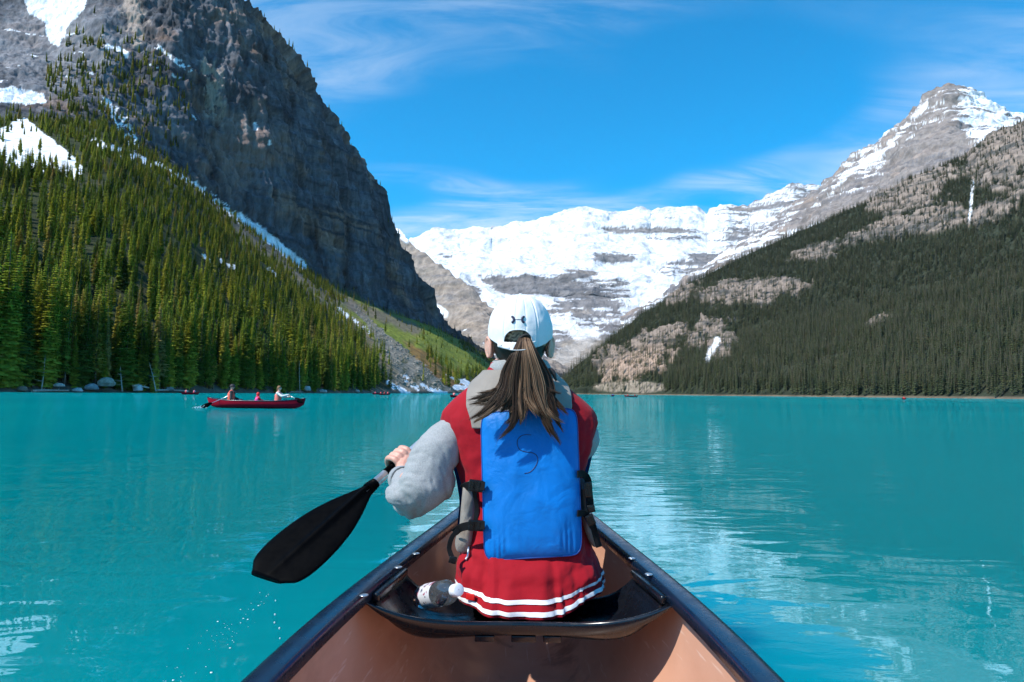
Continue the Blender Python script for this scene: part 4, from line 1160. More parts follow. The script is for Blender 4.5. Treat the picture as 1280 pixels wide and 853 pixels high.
# ---- sleeves
def arm_creases(me, a, b, amp, seed):
    d = (b - a) / np.linalg.norm(b - a); e = np.cross(d, (0, 1.0, 0)); e /= np.linalg.norm(e); g_ = np.cross(d, e)
    V, N = mverts(me), mnormals(me); Lc = V @ d - a @ d
    q = np.stack([Lc / 0.045 + 0.9 * np.sin(V @ e / 0.05), V @ e / 0.13, V @ g_ / 0.13], -1)
    f = np.clip(fbm(q, octaves=3, seed=seed, ridged=True), -0.2, 1) ** 2
    low = 0.35 + 0.65 * sstep(Lc, 0.04, 0.18)
    set_verts(me, V - N * (f * amp * low)[:, None]); return me
SHL = at(580, 538, 1.965); ELB = at(529, 608, 1.89); WR = HAND + (ELB - HAND) / np.linalg.norm(ELB - HAND) * 0.105 + np.array([-0.012, 0, -0.036])
sl = union([limb([SHL + [0.03, 0.01, 0.02], SHL, at(558, 553, 1.94), at(540, 578, 1.91), ELB], [0.046, 0.052, 0.059, 0.064, 0.064], n=18),
            limb([ELB, ELB * 0.6 + WR * 0.4 + np.array([-0.01, 0, -0.045]), WR * 0.85 + ELB * 0.15, WR], [0.066, 0.052, 0.038, 0.032], n=14),
            ellipsoid(at(516, 618, 1.92), (0.074, 0.07, 0.046)), ellipsoid(at(543, 602, 1.92), (0.060, 0.06, 0.060))], 0.0055, 8)
wrinkle(sl, 0.006, (0.16, 0.16, 0.11), 3.3, 2)
arm_creases(sl, SHL, ELB, 0.007, 3.0)
part('sleeve', sl, M_GREY, JACKET)
dw = (WR - ELB) / np.linalg.norm(WR - ELB)
part('cuff', tube([WR - dw * 0.03, WR - dw * 0.01, WR + dw * 0.012, WR + dw * 0.018], [0.040, 0.042, 0.041, 0.035], 24), M_GREY, JACKET)
SHR = at(722, 545, 1.975); ELR = at(716, 562, 2.16); GRIP = ptl(-0.60); WRR = GRIP + (ELR - GRIP) / np.linalg.norm(ELR - GRIP) * 0.09
sr = union([limb([SHR + [-0.03, 0, 0.02], SHR, SHR * 0.5 + ELR * 0.5, ELR], [0.058, 0.064, 0.066, 0.062], n=14), limb([ELR, ELR * 0.5 + WRR * 0.5, WRR], [0.062, 0.05, 0.036], n=12)], 0.0065, 8)
arm_creases(sr, SHR, ELR, 0.010, 4.0)
part('sleeve', sr, M_GREY, JACKET)
# grey inner collar
cz = np.linspace(0, 1, 14)[:, None]
colr_ = 0.081 + 0.010 * np.sin(cz * 3.1) - 0.004 * cz
wv_ = 1 + 0.03 * np.sin(ph * 5) + 0.02 * np.sin(ph * 9 + 1)
cg = np.stack([0.022 + np.sin(ph) * colr_ * wv_, 1.985 - np.cos(ph) * colr_ * wv_ * 0.92, 0.862 + 0.047 * cz + 0.006 * np.sin(ph * 2 + 1) * cz + 0.010 * cz * np.abs(np.sin(ph))], -1)
cg2 = cg[::-1].copy(); cc = cg2.mean(1, keepdims=True); cg2 = cc + (cg2 - cc) * np.array([0.90, 0.90, 1.0])
cg = np.concatenate([cg, cg2], 0)
part('collar', (cg.reshape(-1, 3), grid_faces(28, 200, wrap_v=True)), M_GREY, JACKET)

# ---- hands and body
def hand(center, axis, toward, wrist, sgn=1.0):
    """Fist closed round a bar: palm on the 'toward' side, four fingers over, thumb under."""
    axis = axis / np.linalg.norm(axis)
    n = toward - axis * np.dot(toward, axis); n /= np.linalg.norm(n)
    s = np.cross(axis, n) * sgn
    if s[2] < 0: s = -s
    out = []
    lens = [0.92, 1.0, 0.97, 0.82]
    for k in range(4):
        o = (k - 1.5) * 0.0195; rr = [0.0092, 0.0095, 0.0092, 0.0080][k]
        ring = lambda deg, rad: center + axis * o + (n * math.cos(R(deg)) + s * math.sin(R(deg))) * rad
        kn = ring(28, 0.040 if k in (1, 2) else 0.037)
        out.append(limb([ring(-25, 0.034), kn, ring(85, 0.034), ring(150, 0.0275 * lens[k] + 0.002), ring(215, 0.025)], [rr * 1.25, rr * 1.12, rr * 1.02, rr * 0.95, rr * 0.85], 10, 16))
    ring = lambda deg, rad, o: center + axis * o + (n * math.cos(R(deg)) + s * math.sin(R(deg))) * rad
    out.append(limb([ring(-40, 0.040, 0.03), ring(-75, 0.036, 0.046), ring(-125, 0.029, 0.040), ring(-175, 0.026, 0.030)], [0.0135, 0.0115, 0.0105, 0.0085], 10, 14))
    palm = center + n * 0.031 - s * 0.004
    out.append(limb([palm - axis * 0.022, palm + axis * 0.022], [0.0185, 0.0185], 12))
    out.append(limb([wrist, wrist * 0.55 + palm * 0.45, palm - s * 0.006], [0.025, 0.026, 0.024], 12))
    return out
TOCAM = CAM - HAND
HEADC = np.array([0.022, 1.985, 0.972])
bp = [ellipsoid(HEADC, (0.075, 0.092, 0.103)), ellipsoid(HEADC + [0, 0.045, -0.062], (0.052, 0.050, 0.050)), limb([HEADC + [0, 0.005, -0.06], (0.022, 1.985, 0.86), (0.022, 1.975, 0.80)], [0.052, 0.052, 0.062]),
      limb([HEADC + [0, 0.088, 0.02], HEADC + [0, 0.105, -0.022]], [0.009, 0.014]), ellipsoid(HEADC + [0, 0.088, -0.055], (0.024, 0.010, 0.009)),
      ellipsoid(HEADC + [-0.032, 0.080, 0.012], (0.016, 0.012, 0.010)), ellipsoid(HEADC + [0.032, 0.080, 0.012], (0.016, 0.012, 0.010))]
for q, s in ((613.0, -1), (686.5, 1)):
    e = at(q, 434.5, 1.975); rt = np.array(Matrix.Rotation(-s * 0.42, 3, 'Z') @ Matrix.Rotation(s * 0.10, 3, 'Y'))
    bp.append(ellipsoid(e, (0.0095, 0.020, 0.030), rt, 20, 14))
    rim = [e + rt @ np.array([s * 0.006, 0.019 * math.cos(a), 0.029 * math.sin(a)]) for a in np.linspace(-1.2, 4.0, 14)]
    bp.append(limb(rim, [0.0045] * 14, 8))
torso = [limb([(0.045, 1.93, 0.33), (0.04, 1.95, 0.45), (0.03, 1.955, 0.6), (0.022, 1.97, 0.74)], [0.11, 0.095, 0.10, 0.085], 18, 12), limb([SHL, (0.022, 1.975, 0.78), SHR], [0.045, 0.06, 0.045])]
arms = [limb([SHL, ELB], [0.045, 0.036]), limb([ELB, WR], [0.036, 0.026]), limb([SHR, ELR], [0.045, 0.036]), limb([ELR, WRR], [0.036, 0.026])]
legs = []
for s in (-1, 1):
    hip, kn, an = np.array([0.045 + s * 0.085, 1.93, 0.305]), np.array([0.06 + s * 0.11, 2.36, 0.32]), np.array([0.05 + s * 0.08, 2.66, 0.02])
    legs += [limb([hip, kn], [0.078, 0.055]), limb([kn, an], [0.053, 0.036]), limb([an, an + [0, 0.13, 0.03]], [0.036, 0.03])]
BODY = part('body', union(bp + torso + arms + legs + hand(HAND, PD, TOCAM + np.array([0.3, 0, -0.1]), WR) + hand(GRIP, wv, np.array([0.2, -1.0, 0.1]), WRR), 0.0027, 2, 0.4), M_SKIN, PERSON)
tr_ = []
for s in (-1, 1):
    hip, kn, an = np.array([0.045 + s * 0.085, 1.93, 0.312]), np.array([0.06 + s * 0.11, 2.36, 0.325]), np.array([0.05 + s * 0.08, 2.62, 0.05])
    tr_ += [limb([hip, kn], [0.086, 0.066]), limb([kn, an], [0.064, 0.050])]
tr_.append(limb([(-0.03, 1.92, 0.325), (0.12, 1.92, 0.325)], [0.088, 0.088]))
part('trousers', union(tr_, 0.01, 4), M_TROUSERS, PERSON)
for s in (-1, 1):
    an = np.array([0.05 + s * 0.08, 2.66, -0.012])
    part('shoe', union([limb([an + [0, -0.02, 0.01], an + [0, 0.10, -0.0], an + [0, 0.17, 0.0]], [0.045, 0.042, 0.036])], 0.008, 4), M_BLACK, PERSON)

# ---- life vest
def rounded_rect(n, hw_, hh_, r):
    out = []
    for k in range(n):
        a = 2 * math.pi * k / n
        # superellipse outline
        c_, s_ = math.cos(a), math.sin(a); e = 2 / 12.0
        out.append((math.copysign(abs(c_) ** e, c_) * hw_, math.copysign(abs(s_) ** e, s_) * hh_))
    return np.array(out)
TL, TR, BR, BLc = (601, 516), (721, 510), (727.5, 694), (605.5, 701)
def panel_point(s, t_):
    """s, t in -1..1 -> photograph pixel on the panel."""
    u_, v_ = (s + 1) / 2, (1 - t_) / 2
    x = (TL[0] * (1 - u_) + TR[0] * u_) * (1 - v_) + (BLc[0] * (1 - u_) + BR[0] * u_) * v_
    y = (TL[1] * (1 - u_) + TR[1] * u_) * (1 - v_) + (BLc[1] * (1 - u_) + BR[1] * u_) * v_
    return x, y
NR, NA = 34, 180
rr_ = rounded_rect(NA, 1, 1, 0)
rho = np.linspace(0, 1, NR) ** 0.75
st_ = rho[:, None, None] * rr_[None]
sx_, tx_ = panel_point(st_[..., 0], st_[..., 1])
depth = 1.814 + 0.026 * st_[..., 1] + 0.018 * st_[..., 0] ** 2
puff = 0.014 * (1 - rho[:, None] ** 10) * np.ones((1, NA))
FP = at_many(sx_, tx_, depth)
q = np.stack([FP[..., 0] * 26, FP[..., 2] * 11 + FP[..., 0] * 6, FP[..., 0] * 0], -1)
edgew = sstep(np.abs(st_[..., 1]), 0.35, 0.95) * 0.8 + 0.35
wr_ = fbm(q, octaves=4, seed=2.0) * 0.0075 * edgew + fbm(np.stack([FP[..., 0] * 7, FP[..., 2] * 5, FP[..., 0] * 0], -1), octaves=2, seed=3.0) * 0.009
gath = 0.0026 * np.sin(st_[..., 0] * 42 + 3 * np.sin(st_[..., 0] * 9)) * sstep(-st_[..., 1], 0.45, 0.95)
FP[..., 1] -= puff + (wr_ + gath) * (1 - rho[:, None] ** 10)
BPk = at_many(sx_, tx_, depth + 0.030)
V_ = np.concatenate([FP.reshape(-1, 3), BPk[-1].reshape(-1, 3)])
fs = [tuple(f) for f in grid_faces(NR, NA, wrap_v=True)]
o_ = (NR - 1) * NA; o2 = NR * NA
fs += [(o_ + k, o_ + (k + 1) % NA, o2 + (k + 1) % NA, o2 + k) for k in range(NA)] + [tuple(o2 + k for k in range(NA))]
me = mesh_from('life_vest', V_, fs, True)
bm = bmesh.new(); bm.from_mesh(me); bmesh.ops.remove_doubles(bm, verts=bm.verts, dist=1e-5); bmesh.ops.recalc_face_normals(bm, faces=bm.faces); bm.to_mesh(me); bm.free()
me.polygons.foreach_set('use_smooth', np.ones(len(me.polygons), bool))
VEST = part('life_vest', me, M_BLUE, PERSON, label='blue life vest with taupe shoulder yoke and black straps')
bvh = BVHTree.FromPolygons([Vector(v) for v in mverts(me)], [tuple(p.vertices) for p in me.polygons])
def drape(px_, py_, off, tree=None):
    d = at(px_, py_, 2.0) - CAM; d /= np.linalg.norm(d)
    h = (tree or bvh).ray_cast(Vector(CAM), Vector(d))
    if h[0] is None: return at(px_, py_, 1.79)
    return np.array(h[0]) - d * off
sp = smooth_path([(664, 544), (657, 543.5), (651, 545.5), (647, 550), (646.8, 557), (650, 562.5), (657, 565), (665, 566), (671, 570), (672, 577), (668, 585), (662, 590.5), (655.5, 592)], 50)
part('marker_letter', tube([drape(a, b, 0.0004) for a, b in sp], 0.0010, 6), plain('marker_ink', (0.004, 0.01, 0.05), 0.6), VEST, label='letter S drawn in dark marker')
# piping round the panel
edge_loop = np.concatenate([FP[-1], FP[-1][:1]])
part('piping', tube(edge_loop, 0.0022, 6, caps=False), plain('dark_blue_piping', (0.003, 0.05, 0.25), 0.5), VEST)
# yoke over the shoulders, back and front
def yoke(front, z0, z1, xl, off):
    zz_ = np.linspace(z0, z1, 40); s_ = np.linspace(-1, 1, 41)
    a_ = np.interp(zz_, _fine, _S['a']) + off
    lim = np.minimum(np.interp(zz_, *xl), a_ * 0.9995)
    sn = (s_[None] * lim[:, None]) / a_[:, None]
    phi = np.arcsin(np.sign(sn) * np.abs(sn) ** (2.45 / 2))
    if front: phi = math.pi - phi
    return J(phi, zz_[:, None] * np.ones_like(sn), off, False)
xl = ([0.70, 0.74, 0.775, 0.81, 0.83, 0.85, 0.875], [0.128, 0.134, 0.146, 0.146, 0.142, 0.13, 0.12])
for fr_y in (False, True):
    yg = yoke(fr_y, 0.715 if not fr_y else 0.62, 0.876, xl, 0.007)
    me = mesh_from('yoke', yg.reshape(-1, 3), grid_faces(40, 41), True)
    bm = bmesh.new(); bm.from_mesh(me); bmesh.ops.recalc_face_normals(bm, faces=bm.faces); bm.to_mesh(me); bm.free()
    me = evaluated(me, [('SOLIDIFY', dict(thickness=0.009, offset=0.0)), ('SUBSURF', dict(levels=1))])
    part('yoke', me, M_TAN, VEST)
part('front_panel', (J(np.linspace(1.9, 4.4, 60)[None, :], np.linspace(0.40, 0.68, 30)[:, None], 0.03, False).reshape(-1, 3), grid_faces(30, 60)), M_BLUE, VEST)
# side panels, webbing and buckles
def ribbon(P_, w, th):
    P_ = np.asarray(P_, float); T = np.gradient(P_, axis=0); T /= np.linalg.norm(T, axis=1)[:, None]
    A = np.array([0.1, -1.0, 0.1]) - T * (T @ np.array([0.1, -1.0, 0.1]))[:, None]; A /= np.linalg.norm(A, axis=1)[:, None]; B = np.cross(T, A)
    sec = [(-1, -1), (-0.92, 1), (0.92, 1), (1, -1)]
    V = np.stack([P_ + B * (a * w) + A * (b * th) for a, b in sec], 1)
    return V.reshape(-1, 3), [tuple(q) for q in grid_faces(len(P_), 4, wrap_v=True)] + [(0, 1, 2, 3), tuple((len(P_) - 1) * 4 + k for k in (3, 2, 1, 0))]
def strap(pts, w, parent, n=18, m=None):
    return part('strap', ribbon(smooth_path([at(*p_) for p_ in pts], n), w, 0.0016), m or M_BLACK, parent, smooth=False)
def puffy(outline, Yc, bend, puff, thick, seed):
    """Padded fabric panel from its outline; bend pushes the edges away round the body."""
    O_ = smooth_path(outline + [outline[0]], 70)[:-1]; c_ = O_.mean(0); nr = 14
    rho_ = np.linspace(0, 1, nr); Q = c_ + (O_ - c_)[None] * rho_[:, None, None]
    dep = Yc + bend * ((Q[..., 0] - c_[0]) / 15) ** 2
    Ff = at_many(Q[..., 0], Q[..., 1], dep)
    Ff[..., 1] -= puff * (1 - rho_[:, None] ** 5) + fbm(Ff, (0.022, 0.022, 0.03), 3, 0.5, seed) * 0.006 * (1 - rho_[:, None] ** 4)
    Bk = at_many(Q[-1][:, 0], Q[-1][:, 1], dep[-1] + thick)
    V = np.concatenate([Ff.reshape(-1, 3), Bk]); n = len(O_)
    fs = [tuple(f) for f in grid_faces(nr, n, wrap_v=True)] + [((nr - 1) * n + k, (nr - 1) * n + (k + 1) % n, nr * n + (k + 1) % n, nr * n + k) for k in range(n)] + [tuple(nr * n + k for k in range(n))]
    me = mesh_from('side_panel', V, fs, True)
    bm = bmesh.new(); bm.from_mesh(me); bmesh.ops.remove_doubles(bm, verts=bm.verts, dist=1e-6); bmesh.ops.recalc_face_normals(bm, faces=bm.faces); bm.to_mesh(me); bm.free()
    return me
def buckle(px_, py_, Y_, w_, h_, rz):
    rt = Matrix.Rotation(rz, 3, 'Y')
    gs_ = [box(at(px_, py_, Y_), (w_, 0.006, h_), rt, 0.003)]
    for k in (-1, 1):
        gs_.append(box(at(px_, py_, Y_) + np.array(rt @ Vector((k * w_ * 0.45, -0.0068, 0))), (w_ * 0.12, 0.0024, h_ * 0.74), rt, 0.0008))
    part('buckle', merge(*gs_), M_BUCKLE, VEST, smooth=False)
part('side_panel', puffy([(579, 604), (594, 601), (597, 622), (594, 645), (592, 662), (589, 682), (580, 692), (571, 688), (569, 676), (574, 658), (576, 636)], 1.86, 0.02, 0.020, 0.03, 7.1), M_TAN, VEST)
buckle(595, 607.5, 1.81, 0.019, 0.0155, 0.1); buckle(595, 657, 1.80, 0.020, 0.014, 0.05)
strap([(606, 608, 1.80), (593, 607, 1.81), (584, 608, 1.835), (578, 611, 1.87)], 0.0115, VEST)
strap([(606, 657, 1.79), (590, 657, 1.80), (576, 660, 1.815), (568, 666, 1.84)], 0.0105, VEST)
strap([(574, 661, 1.822), (565, 672, 1.82), (561.5, 686, 1.82), (566, 699, 1.815)], 0.0062, VEST)
strap([(592, 612, 1.82), (596, 634, 1.825), (594, 652, 1.815)], 0.0055, VEST)
part('strap_end', box(at(566, 700, 1.808), (0.010, 0.004, 0.009), Matrix.Rotation(0.25, 3, 'Y'), 0.002), M_BUCKLE, VEST)
part('side_panel', puffy([(724, 598), (733, 600), (737, 624), (737, 642), (744, 662), (748, 680), (741, 683), (732, 666), (726, 640)], 1.875, 0.02, 0.016, 0.03, 8.1), M_TAN, VEST)
strap([(722, 593, 1.81), (729, 593, 1.83), (735, 600, 1.85), (737, 620, 1.85), (739, 636, 1.85)], 0.0095, VEST)
strap([(722, 642, 1.80), (732, 643, 1.82), (740, 654, 1.83), (745, 670, 1.84), (749, 684, 1.84)], 0.0085, VEST)
strap([(729, 612, 1.835), (731, 640, 1.83), (740, 660, 1.828)], 0.006, VEST)
buckle(735, 612, 1.83, 0.010, 0.020, -0.1); buckle(738, 650, 1.82, 0.011, 0.014, -0.4)
part('strap_end', box(at(739, 636, 1.835), (0.010, 0.004, 0.010), Matrix.Rotation(-0.2, 3, 'Y'), 0.002), M_BUCKLE, VEST)

# ---- hair
def hair_color(n, g):
    base = np.array([(0.020, 0.012, 0.009), (0.045, 0.026, 0.018), (0.085, 0.050, 0.033), (0.17, 0.105, 0.068), (0.30, 0.205, 0.135)])
    p_ = g.choice(5, n, p=[0.20, 0.26, 0.26, 0.18, 0.10]); return base[p_] * g.uniform(0.8, 1.2, (n, 1))
sk = union([ellipsoid((0.022, 1.978, 0.985), (0.0815, 0.1035, 0.104)), limb([(0.021, 1.955, 0.945), (0.020, 1.950, 0.905), (0.020, 1.952, 0.885)], [0.060, 0.046, 0.032], n=8)], 0.005, 6)
Vh = mverts(sk)
hx, hy = project(Vh)
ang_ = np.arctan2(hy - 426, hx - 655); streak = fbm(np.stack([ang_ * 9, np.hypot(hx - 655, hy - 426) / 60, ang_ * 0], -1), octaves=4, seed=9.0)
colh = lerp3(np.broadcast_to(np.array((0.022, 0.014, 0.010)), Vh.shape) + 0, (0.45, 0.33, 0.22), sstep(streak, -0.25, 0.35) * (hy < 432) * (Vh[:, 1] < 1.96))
set_color(sk, 'tint', colh)
HAIR = part('hair', sk, M_HAIR, PERSON, label='long brown hair tied in a ponytail')
gh = np.random.default_rng(31)
Vs, Fs_, Cs, nV = [], [], [], 0
def add_tube(pth, rad, col):
    global nV
    v, f = tube(pth, rad, 4, caps=False)
    Vs.append(v); Fs_.append(np.array(f) + nV); nV += len(v); Cs.append(np.repeat(col[None], len(v), 0))
# locks: (middle x, y), (end x, y), thickness, layer 0 (deep) .. 1 (outermost), tone
LOCKS = [((628, 478), (586, 525), 1.0, 0.8, 0.10), ((632, 476), (596, 522), 1.2, 0.6, 0.16), ((635, 482), (606, 519), 1.1, 0.9, 0.07), ((638, 480), (614, 512), 1.3, 0.4, 0.05), ((641, 484), (624, 516), 1.3, 0.8, 0.12),
         ((645, 492), (625, 549), 0.85, 0.95, 0.05), ((646, 488), (638, 516), 1.4, 0.7, 0.20), ((649, 486), (646, 510), 1.4, 0.5, 0.08), ((652, 488), (650, 531), 1.1, 0.9, 0.36), ((655, 488), (656, 516), 1.3, 0.95, 0.50),
         ((658, 484), (664, 510), 1.4, 0.6, 0.14), ((663, 488), (670, 516), 1.2, 0.9, 0.40), ((666, 484), (678, 522), 1.2, 0.7, 0.10), ((670, 486), (689, 528), 1.2, 0.95, 0.34), ((673, 482), (690, 546), 1.0, 0.6, 0.06),
         ((677, 486), (699, 556), 1.0, 0.85, 0.12), ((680, 480), (697, 520), 1.1, 0.4, 0.05), ((684, 484), (704, 540), 0.9, 0.6, 0.08), ((682, 500), (703, 528), 0.7, 1.0, 0.5), ((661, 494), (672, 520), 0.9, 1.0, 0.5), ((634, 492), (592, 528), 0.8, 1.0, 0.26), ((685, 478), (690, 502), 1.2, 0.3, 0.04)]
gl_ = np.random.default_rng(77)
for _ in range(26):
    (mm, ee, tk, ly, tn) = LOCKS[int(gl_.integers(0, 22))]
    LOCKS.append(((mm[0] + gl_.normal(0, 4), mm[1] + gl_.normal(0, 3)), (ee[0] + gl_.normal(0, 6), min(ee[1] + gl_.normal(-22, 9), 530)), tk * gl_.uniform(0.45, 0.8), 0.45 * ly, tn * gl_.uniform(0.5, 1.5)))
DARK, LITE = np.array([0.026, 0.014, 0.009]), np.array([0.56, 0.345, 0.205])
for (mx_, my_), (ex_, ey_), th_, lay, tone in LOCKS:
    if ey_ < 519: lay = min(lay, 0.38)
    dp = -0.004 - 0.026 * lay
    c0 = np.array(at(655.5 + (mx_ - 655) * 0.10, 420.5, 1.853))
    c1 = at(655 + (mx_ - 655) * 0.34, 437, 1.830 + dp * 1.1); c2 = at(655 + (mx_ - 655) * 0.82, 441 + (my_ - 441) * 0.6, 1.842 + dp * 1.7)
    c3 = at(mx_, my_ + 4, 1.828 + dp * 1.4); c4 = at(mx_ * 0.42 + ex_ * 0.58 + gh.normal(0, 1.5), my_ * 0.40 + ey_ * 0.60, 1.806 + dp)
    c5 = at(ex_, ey_, 1.790 + dp * 0.4)
    c4 = c4 + np.array([-0.006 if ex_ > 650 else 0.010, 0, -0.006])
    cen_p = smooth_path([c0, c1, c2, c3, c4, c5], 20)
    cen_p[:, 0] += np.sin(np.linspace(0, 1, 20) * gh.uniform(5, 9) + gh.uniform(0, 6)) * gh.uniform(0.002, 0.0055) * sstep(np.linspace(0, 1, 20), 0.2, 0.7)
    prof_r = np.interp(np.linspace(0, 1, 20), [0, 0.12, 0.45, 0.72, 0.92, 1.0], [0.006, 0.0085, 0.0125, 0.0115, 0.005, 0.0012]) * th_
    add_tube(cen_p + np.array([0, 0.004, 0]), prof_r * 0.72, DARK)
    for k in range(64):
        aa, rr2 = gh.uniform(0, 2 * math.pi), math.sqrt(gh.random())
        tw = aa + np.linspace(0, gh.normal(0.5, 0.5), 20)
        offs = np.stack([np.cos(tw) * rr2 * prof_r * 1.15, np.sin(tw) * rr2 * prof_r * 0.75, np.sin(tw * 0.7) * prof_r * 0.12], -1)
        tl = float(np.clip(0.5 * tone * gh.lognormal(0, 0.6), 0, 1))
        cut = int(gh.integers(17, 21)); 
        rad = gh.uniform(0.0006, 0.0012) * np.interp(np.linspace(0, 1, cut), [0, 0.1, 0.8, 1.0], [0.9, 1.0, 0.8, 0.15])
        fray = np.outer(np.linspace(0, 1, 20) ** 2.5, gh.normal(0, 1, 3) * np.array([0.0028, 0.001, 0.003]))
        add_tube((cen_p + offs + fray)[:cut], rad, DARK * (1 - tl) + LITE * tl)
for k in range(26):
    (mx_, my_), (ex_, ey_), th_, lay, tone = LOCKS[k % 22]
    add_tube(smooth_path([at(655, 426, 1.855), at(655 + (mx_ - 655) * 0.5, 445, 1.82), at(mx_ + gh.normal(0, 5), my_, 1.79), at(ex_ + gh.normal(0, 9), ey_ + gh.normal(-4, 7), 1.772)], 14), 0.0006 * np.linspace(1, 0.3, 14), DARK * 2)
pm = mesh_from('ponytail', np.concatenate(Vs), np.concatenate(Fs_), True)
set_color(pm, 'tint', np.concatenate(Cs))
part('ponytail', pm, M_HAIR, HAIR)
tie = [at(655.5, 424.5, 1.846) + 0.0142 * np.array([math.cos(a), -0.35 * math.sin(a), 0.35 * math.cos(a) + 0.75 * math.sin(a)]) for a in np.linspace(0, 2 * math.pi, 30)]
part('hair_tie', tube(tie, 0.0042, 8, caps=False), plain('black_elastic', (0.01, 0.009, 0.009), 0.7), HAIR)
# a loose lock at the right of the neck
part('lock', union([limb([at(678, 470, 1.875), at(685, 464, 1.868), at(691, 465, 1.864), at(695, 476, 1.86)], [0.006, 0.008, 0.008, 0.004], n=10)], 0.004, 3), plain('dark_lock', (0.022, 0.014, 0.011), 0.5, bump=0.5, bscale=300), HAIR)

# ---- cap
CC = np.array([0.0235, 1.968, 0.985]); ca, cb, ch = 0.0925, 0.106, 0.119
def cap_pt(phi, tt, off=0.0):
    phi, tt = np.broadcast_arrays(np.asarray(phi, float), np.asarray(tt, float))
    e0 = -0.40 * np.clip(np.cos(phi), 0, 1) ** 1.5 - 0.02 * (1 - np.clip(np.cos(phi), 0, 1)) + 0.20 * np.clip(-np.cos(phi), 0, 1)
    e = e0 + (math.pi / 2 - e0) * tt
    up = np.clip(np.sin(e), 0, 1)
    rr = np.clip(1 - up ** 2.35, 0, 1) ** (1 / 2.2) * (1 - 0.06 * np.clip(-np.sin(e), 0, 1))
    seam = np.zeros_like(phi)
    for k in range(6):
        d = np.abs((phi - (math.pi / 6 + k * math.pi / 3) + math.pi) % (2 * math.pi) - math.pi)
        seam = seam + np.exp(-(d * rr / 0.022) ** 2) * -0.0024 + np.exp(-((d * rr - 0.045) / 0.03) ** 2) * 0.0006
    for k in (-1, 1):   # twin stitched folds above the opening
        d = np.abs((phi - k * 0.16 + math.pi) % (2 * math.pi) - math.pi)
        seam = seam + np.exp(-(d * rr / 0.020) ** 2) * -0.0013 * (np.cos(phi) > 0)
    dent = fbm(np.stack([np.sin(phi) * 1.6 + 3, np.cos(phi) * 1.6, tt * 2.4], -1), octaves=3, seed=4.0) * 0.0045
    g = off + seam + dent * np.clip(rr * 2, 0, 1)
    return np.stack([CC[0] + np.sin(phi) * (ca + g) * rr, CC[1] - np.cos(phi) * (cb + g) * rr, CC[2] + np.sin(e) * (ch + g)], -1)
nph, ntt = 420, 150
phc = np.linspace(0, 2 * math.pi, nph, endpoint=False)[None, :]; ttc = np.linspace(0, 1, ntt)[:, None] ** 0.9
CG = cap_pt(phc, ttc)
def in_opening(x, y, grow=0.0):
    yb = 428.0 + grow; hw2 = 17.8 + grow; top_ = 15.8 + grow
    return (y < yb) & (np.abs(x - 647.3) < hw2) & (y > yb - top_ * np.clip(1 - (np.abs(x - 647.3) / hw2) ** 2.6, 0, 1) ** (1 / 2.2))
fc = grid_faces(ntt, nph, wrap_v=True)
Vc = CG.reshape(-1, 3)
cen_ = Vc[fc].mean(1); ox, oy = project(cen_)
hole = in_opening(ox, oy) & (cen_[:, 1] < CC[1])
me = mesh_from('cap', Vc, fc[~hole], True)
bm = bmesh.new(); bm.from_mesh(me); bmesh.ops.remove_doubles(bm, verts=bm.verts, dist=1e-6)
bmesh.ops.delete(bm, geom=[v for v in bm.verts if not v.link_faces], context='VERTS'); bmesh.ops.recalc_face_normals(bm, faces=bm.faces); bm.to_mesh(me); bm.free()
me = evaluated(me, [('SOLIDIFY', dict(thickness=0.0022, offset=-1.0))])
CAPO = part('cap', me, M_WHITE, PERSON, label='white baseball cap with arched back opening and small dark emblem')
cap_tree = BVHTree.FromPolygons([Vector(v) for v in Vc], [tuple(map(int, f)) for f in fc])
arch = [(647.3 + 17.8 * math.copysign(abs(math.cos(a)) ** (2 / 2.6), math.cos(a)), 428 - 15.8 * abs(math.sin(a)) ** (2 / 2.2)) for a in np.linspace(0, math.pi, 40)]
part('binding', tube([drape(x, y, 0.0004, cap_tree) for x, y in arch], 0.0016, 8), M_WHITE, CAPO)
sg_ = []
for vv in np.linspace(0, 1, 7): sg_.append([drape(622 + 48 * uu, 428.5 + vv * (7.5 + 2.0 * (1 - (2 * uu - 1) ** 2)) - 2.2 * (2 * uu - 1) ** 2, 0.0018 + 0.001 * math.sin(math.pi * vv), cap_tree) for uu in np.linspace(0, 1, 30)])
sg_ = np.array(sg_); me = mesh_from('back_strap', sg_.reshape(-1, 3), grid_faces(7, 30), True)
part('back_strap', evaluated(me, [('SOLIDIFY', dict(thickness=0.002, offset=0.0))]), M_WHITE, CAPO)
part('button', ellipsoid(CC + [0, 0, ch + 0.001], (0.007, 0.007, 0.004), None, 16, 8), M_WHITE, CAPO)
# brim, out of sight in front
br = [[(CC[0] + math.sin(a) * (ca * 0.98 + w * 0.004), CC[1] + math.cos(a) * (cb * 0.97 + w * 0.075), CC[2] + 0.022 - 0.030 * w - 0.018 * math.sin(a) ** 2) for a in np.linspace(-1.15, 1.15, 24)] for w in np.linspace(0, 1, 8)]
me = mesh_from('brim', np.array(br).reshape(-1, 3), grid_faces(8, 24), True)
part('brim', evaluated(me, [('SOLIDIFY', dict(thickness=0.003, offset=0.0))]), M_WHITE, CAPO)
